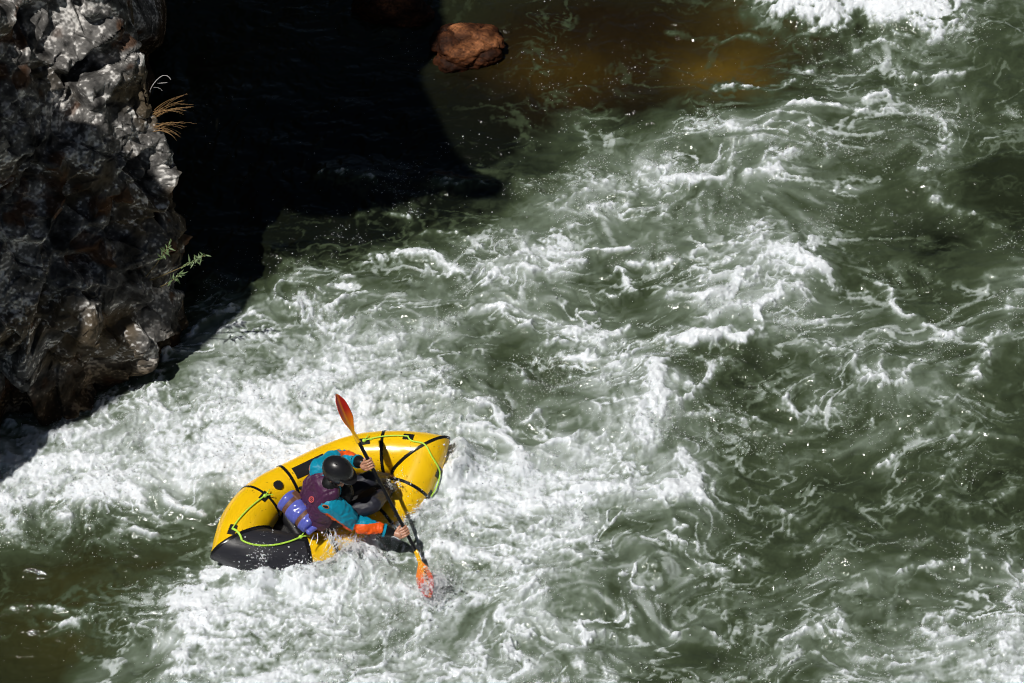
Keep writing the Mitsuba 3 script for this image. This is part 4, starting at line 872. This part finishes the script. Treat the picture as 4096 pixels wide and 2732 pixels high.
def blade(root, tip, nrm, width=.098):
    """Asymmetric spooned blade from root to tip facing nrm; uv = (along, across)."""
    ax = tip - root; L0 = np.linalg.norm(ax); ax /= L0
    nrm = nrm - ax * (nrm @ ax); nrm /= np.linalg.norm(nrm); wd = np.cross(ax, nrm)
    n, m = 60, 25
    tt = np.linspace(0, 1, n); ww = np.linspace(-1, 1, m)
    hw = width * np.clip(np.sin(np.pi * np.clip((tt - .02) / .98, 0, 1) ** 1.25 * .86 + .12), 0, 1) ** .9 * (.20 + .80 * sst(.10, .52, tt)) * np.sqrt(np.clip(1 - np.clip((tt - .82) / .185, 0, 1) ** 2, .0005, 1)) + .0 * tt
    hw = np.maximum(hw, .017 * (1 - sst(.9, 1, tt)) + .002)
    asym = .10 * width * (tt - .4)
    spoon = .050 * (tt - .15) ** 2 * L0 / .45 * 1.3
    U, Vv = np.meshgrid(tt, ww, indexing='ij')
    c = root + U[..., None] * L0 * ax + (Vv * hw[:, None] + asym[:, None] * (1 - Vv ** 2))[..., None] * wd
    dish = spoon[:, None] + .018 * Vv ** 2 * np.clip(hw[:, None] / width, 0, 1)
    rib = .012 * np.exp(-(Vv * hw[:, None] / .016) ** 2) * (1 - .85 * U)
    th = .0030 + .010 * (1 - sst(0, .25, U)) * (1 - Vv ** 2)
    top = c + nrm * (dish + th)[..., None]; bot = c + nrm * (dish - th - rib)[..., None]
    v = np.vstack([top.reshape(-1, 3), bot.reshape(-1, 3)]); f = grid_faces(n, m); k = n * m
    rim = np.concatenate([np.arange(m), np.arange(1, n) * m + m - 1, (n - 1) * m + np.arange(m - 2, -1, -1), np.arange(n - 2, 0, -1) * m])
    rn = np.roll(rim, -1)
    f = np.vstack([f, f[:, ::-1] + k, np.stack([rim, rn, rn + k], 1), np.stack([rim, rn + k, rim + k], 1)])
    uv = np.stack([np.concatenate([U.ravel()] * 2), np.concatenate([(Vv * hw[:, None]).ravel()] * 2)], 1)
    return (v, f), uv, wd, nrm
BT = P(-1.572, -1.751, 1.300); BT = J1 + (BT - J1) / np.linalg.norm(BT - J1) * .46
(bm, buv, _, _) = blade(J1, BT, P(.80, -.2, .45), .09)
add('paddle__blade', bm, 'blade_skin', True, 'red blade held up', uv=buv)
BL = P(-0.682, -3.022, 0.100); BL = J0 + (BL - J0) / np.linalg.norm(BL - J0) * .46
(bm, buv, wd_, bn_) = blade(J0, BL, P(-.50, -.60, .55), .088)
add('paddle__blade', bm, 'blade_skin', True, 'orange blade dipping into the foam', uv=buv)
# dark illegible lettering along the lower blade
axb = (BL - J0) / np.linalg.norm(BL - J0); lt = []
for i in range(5):
    for k in range(2):
        b_ = trimesh.creation.box((.006, .022, .004)); ang = .5 * (-1) ** (i + k) * (k + .3)
        ca_, sa_ = math.cos(ang), math.sin(ang)
        b_.apply_transform(np.array([[ca_, -sa_, 0, .20 + .022 * i + .008 * k], [sa_, ca_, 0, -.022], [0, 0, 1, 0], [0, 0, 0, 1]])); lt.append(b_)
lt = trimesh.util.concatenate(lt); lx_ = lt.vertices[:, 0]
sp_ = .065 * (lx_ / .46 - .15) ** 2 + .0055 + .018 * (.022 / .105) ** 2
lt.vertices = J0 + lx_[:, None] * axb + lt.vertices[:, 1:2] * wd_ + (lt.vertices[:, 2] + sp_)[:, None] * bn_
add('paddle__lettering', lt, 'dark_vest', False)
# ------------------------------------------------------------------ splashes at the packraft and the blade, plants on the cliff
def spray_line(pts, n, rise, wide, r0, seed):
    g = np.random.default_rng(seed); p = np.array(pts, float)
    s = np.concatenate([[0], np.cumsum(np.linalg.norm(np.diff(p, axis=0), axis=1))])
    q = g.uniform(0, s[-1], n); c = np.stack([np.interp(q, s, p[:, k]) for k in range(3)], 1)
    jets = g.uniform(0, s[-1], max(4, int(s[-1] * 9))); hj = g.uniform(.3, 1, len(jets))
    e = (np.exp(-((q[:, None] - jets) / .035) ** 2) * hj).max(1)
    h = g.exponential(rise * (.25 + 1.2 * e))
    c += g.normal(size=(n, 3)) * [wide, wide, .4 * wide] * (0.5 + h[:, None] / rise)
    c[:, 2] += h - .02
    return c, np.clip(g.lognormal(math.log(r0), .45, n), .0015, .013)
sets = [spray_line([(-2.328, -2.752, 0.080), (-2.004, -2.768, 0.100), (-1.633, -2.689, 0.120), (-1.387, -2.577, 0.140)], 2600, .055, .03, .0042, 1),
        spray_line([(-1.386, -2.546, 0.180), (-1.165, -2.401, 0.180), (-0.945, -2.206, 0.160), (-0.722, -2.011, 0.160)], 1500, .05, .03, .0042, 2),
        spray_line([(-2.225, -2.690, 0.220), (-2.175, -2.675, 0.240), (-2.138, -2.722, 0.200)], 380, .05, .025, .0045, 3),
        spray_line([(-1.582, -2.548, 0.300), (-1.455, -2.628, 0.300), (-1.308, -2.611, 0.260)], 900, .05, .035, .0034, 4),
        spray_line([(-0.746, -2.991, 0.120), (-0.660, -2.943, 0.120), (-0.599, -2.880, 0.140)], 2400, .07, .035, .0045, 5),
        spray_line([(-0.722, -3.037, 0.060), (-0.611, -3.037, 0.060)], 1200, .05, .05, .0042, 6),
        spray_line([(-0.523, -1.666, 0.200), (-0.474, -1.483, 0.220)], 700, .05, .03, .004, 8),
        spray_line([(-1.144, -2.047, 0.340), (-1.032, -1.998, 0.360)], 700, .03, .03, .0035, 7)]
sv, sf = drops(np.vstack([a for a, _ in sets]), np.concatenate([b for _, b in sets]))
add('splash', (sv, sf), 'drop', True, label='splashing drops along the wet side of the packraft and round the dipped blade', kind='stuff', cat='splash')
# wet strings of water pulled up by the elbow and the hull
ws = []
g = np.random.default_rng(12)
for k in range(26):
    a = np.array((-1.580, -2.549, 0.360)) if k < 14 else np.array((-1.382, -2.580, 0.300))
    a = a + g.normal(size=3) * [.06, .05, .03]; b = a + np.array([g.normal() * .05, -.05 + g.normal() * .04, -g.uniform(.04, .16)])
    ws.append(tubeline([a, a * .5 + b * .5 + g.normal(size=3) * .015, b], .0028 + .0015 * g.random(), 6, 8))
add('splash__strand', trimesh.util.concatenate(ws), 'drop', True, kind='stuff')

scene['leaf'] = {'type': 'twosided', 'bsdf': {'type': 'principled', 'base_color': mikit.proc(lambda p, n, uv: mikit.mix((0.10, 0.17, 0.055), (0.24, 0.32, 0.17), mikit.noise(p.x * 30, p.y * 30, p.z * 30))), 'roughness': 0.5}}
scene['stem_skin'] = {'type': 'principled', 'base_color': rgb(.16, .12, .05), 'roughness': .6}
scene['dry_grass'] = {'type': 'twosided', 'bsdf': {'type': 'principled', 'base_color': mikit.proc(lambda p, n, uv: mikit.mix((0.22, 0.115, 0.04), (0.42, 0.26, 0.115), mikit.noise(p.x * 40, p.y * 40, p.z * 40))), 'roughness': .6}}
scene['pale_stem'] = {'type': 'principled', 'base_color': rgb(.45, .43, .42), 'roughness': .6}
def leaf_mesh(base, d, up, ln, wd):
    d = d / np.linalg.norm(d); s = np.cross(d, up); s /= np.linalg.norm(s); n = np.cross(s, d)
    v = [base, base + d * ln * .35 + s * wd - n * wd * .3, base + d * ln * .35 - s * wd - n * wd * .3, base + d * ln * .4, base + d * ln]
    return np.array(v), np.array([(0, 1, 3), (0, 3, 2), (1, 4, 3), (3, 4, 2)])
def sprig(root, tip, dens, seed, ln=.075):
    g = np.random.default_rng(seed); root, tip = np.array(root), np.array(tip); d = tip - root
    mid = root * .5 + tip * .5 + np.array([0, 0, -.02])
    st = tubeline([root, mid, tip], np.linspace(.006, .0025, 24), 6, 24)
    v, f = [], []
    pts = CubicSpline([0, .5, 1], [root, mid, tip])
    for k in range(dens):
        u_ = .55 + .45 * (k / (dens - 1)) ** .8; b = pts(u_)
        dd = d / np.linalg.norm(d) * (.35 + .6 * g.random()) + g.normal(size=3) * .62
        a, c = leaf_mesh(b, dd, np.array([.1, -.3, 1]) + g.normal(size=3) * .3, ln * g.uniform(.6, 1.15), .0085)
        f.append(c + 5 * len(v)); v.append(a)
    return st, (np.vstack(v), np.vstack(f))
labels['willow_shrub'] = {'label': 'small green shrub with narrow leaves leaning out from the foot of the cliff edge', 'category': 'shrub'}
for k, (a, b, n_) in enumerate((((-3.248, -0.239, 1.130), (-3.022, -0.208, 1.500), 26), ((-3.227, -0.213, 1.050), (-2.702, -0.249, 1.420), 34), ((-3.128, -0.253, 1.010), (-2.933, -0.321, 1.250), 20))):
    st, lf = sprig(a, b, n_, 20 + k)
    add('willow_shrub__stem', st, 'stem_skin', True)
    add('willow_shrub__leaves', lf, 'leaf', False, kind='stuff')
def tuft(root, tips, r, seed):
    g = np.random.default_rng(seed); out = []
    for t_, w in tips:
        t_ = np.array(t_)
        for k in range(w):
            e = t_ + g.normal(size=3) * .028; rt = np.array(root) + g.normal(size=3) * .02
            out.append(tubeline([rt, rt * .45 + e * .55 + np.array([0, 0, .035]), e], np.linspace(r, r * .35, 14), 5, 14))
    return trimesh.util.concatenate(out)
labels['grass_tuft'] = {'label': 'dry golden grass tuft sticking out of the upper cliff edge', 'category': 'grass tuft'}
add('grass_tuft__blade', tuft((-3.123, 0.564, 2.350), (((-2.860, 0.576, 2.550), 7), ((-2.810, 0.511, 2.500), 6), ((-2.878, 0.529, 2.420), 5)), .0025, 31), 'dry_grass', True, kind='stuff')
add('grass_tuft__blade', tuft((-3.145, 0.553, 2.200), (((-2.909, 0.507, 2.300), 5), ((-2.849, 0.503, 2.250), 3), ((-2.922, 0.528, 2.100), 4), ((-2.968, 0.496, 2.150), 5)), .0025, 32), 'dry_grass', True, kind='stuff')
labels['dead_twig'] = {'label': 'pale bare twig above the dry grass on the cliff edge', 'category': 'twig'}
tw = [tubeline([(-3.147, 0.495, 2.700), (-3.082, 0.494, 2.850), (-3.012, 0.516, 2.880), (-2.963, 0.494, 2.850)], .0035, 6, 24), tubeline([(-3.085, 0.500, 2.800), (-3.029, 0.504, 2.800), (-2.998, 0.509, 2.800)], .003, 6, 12), tubeline([(-3.119, 0.498, 2.750), (-3.073, 0.519, 2.720), (-3.048, 0.510, 2.700)], .003, 6, 12)]
add('dead_twig', trimesh.util.concatenate(tw), 'pale_stem', True)
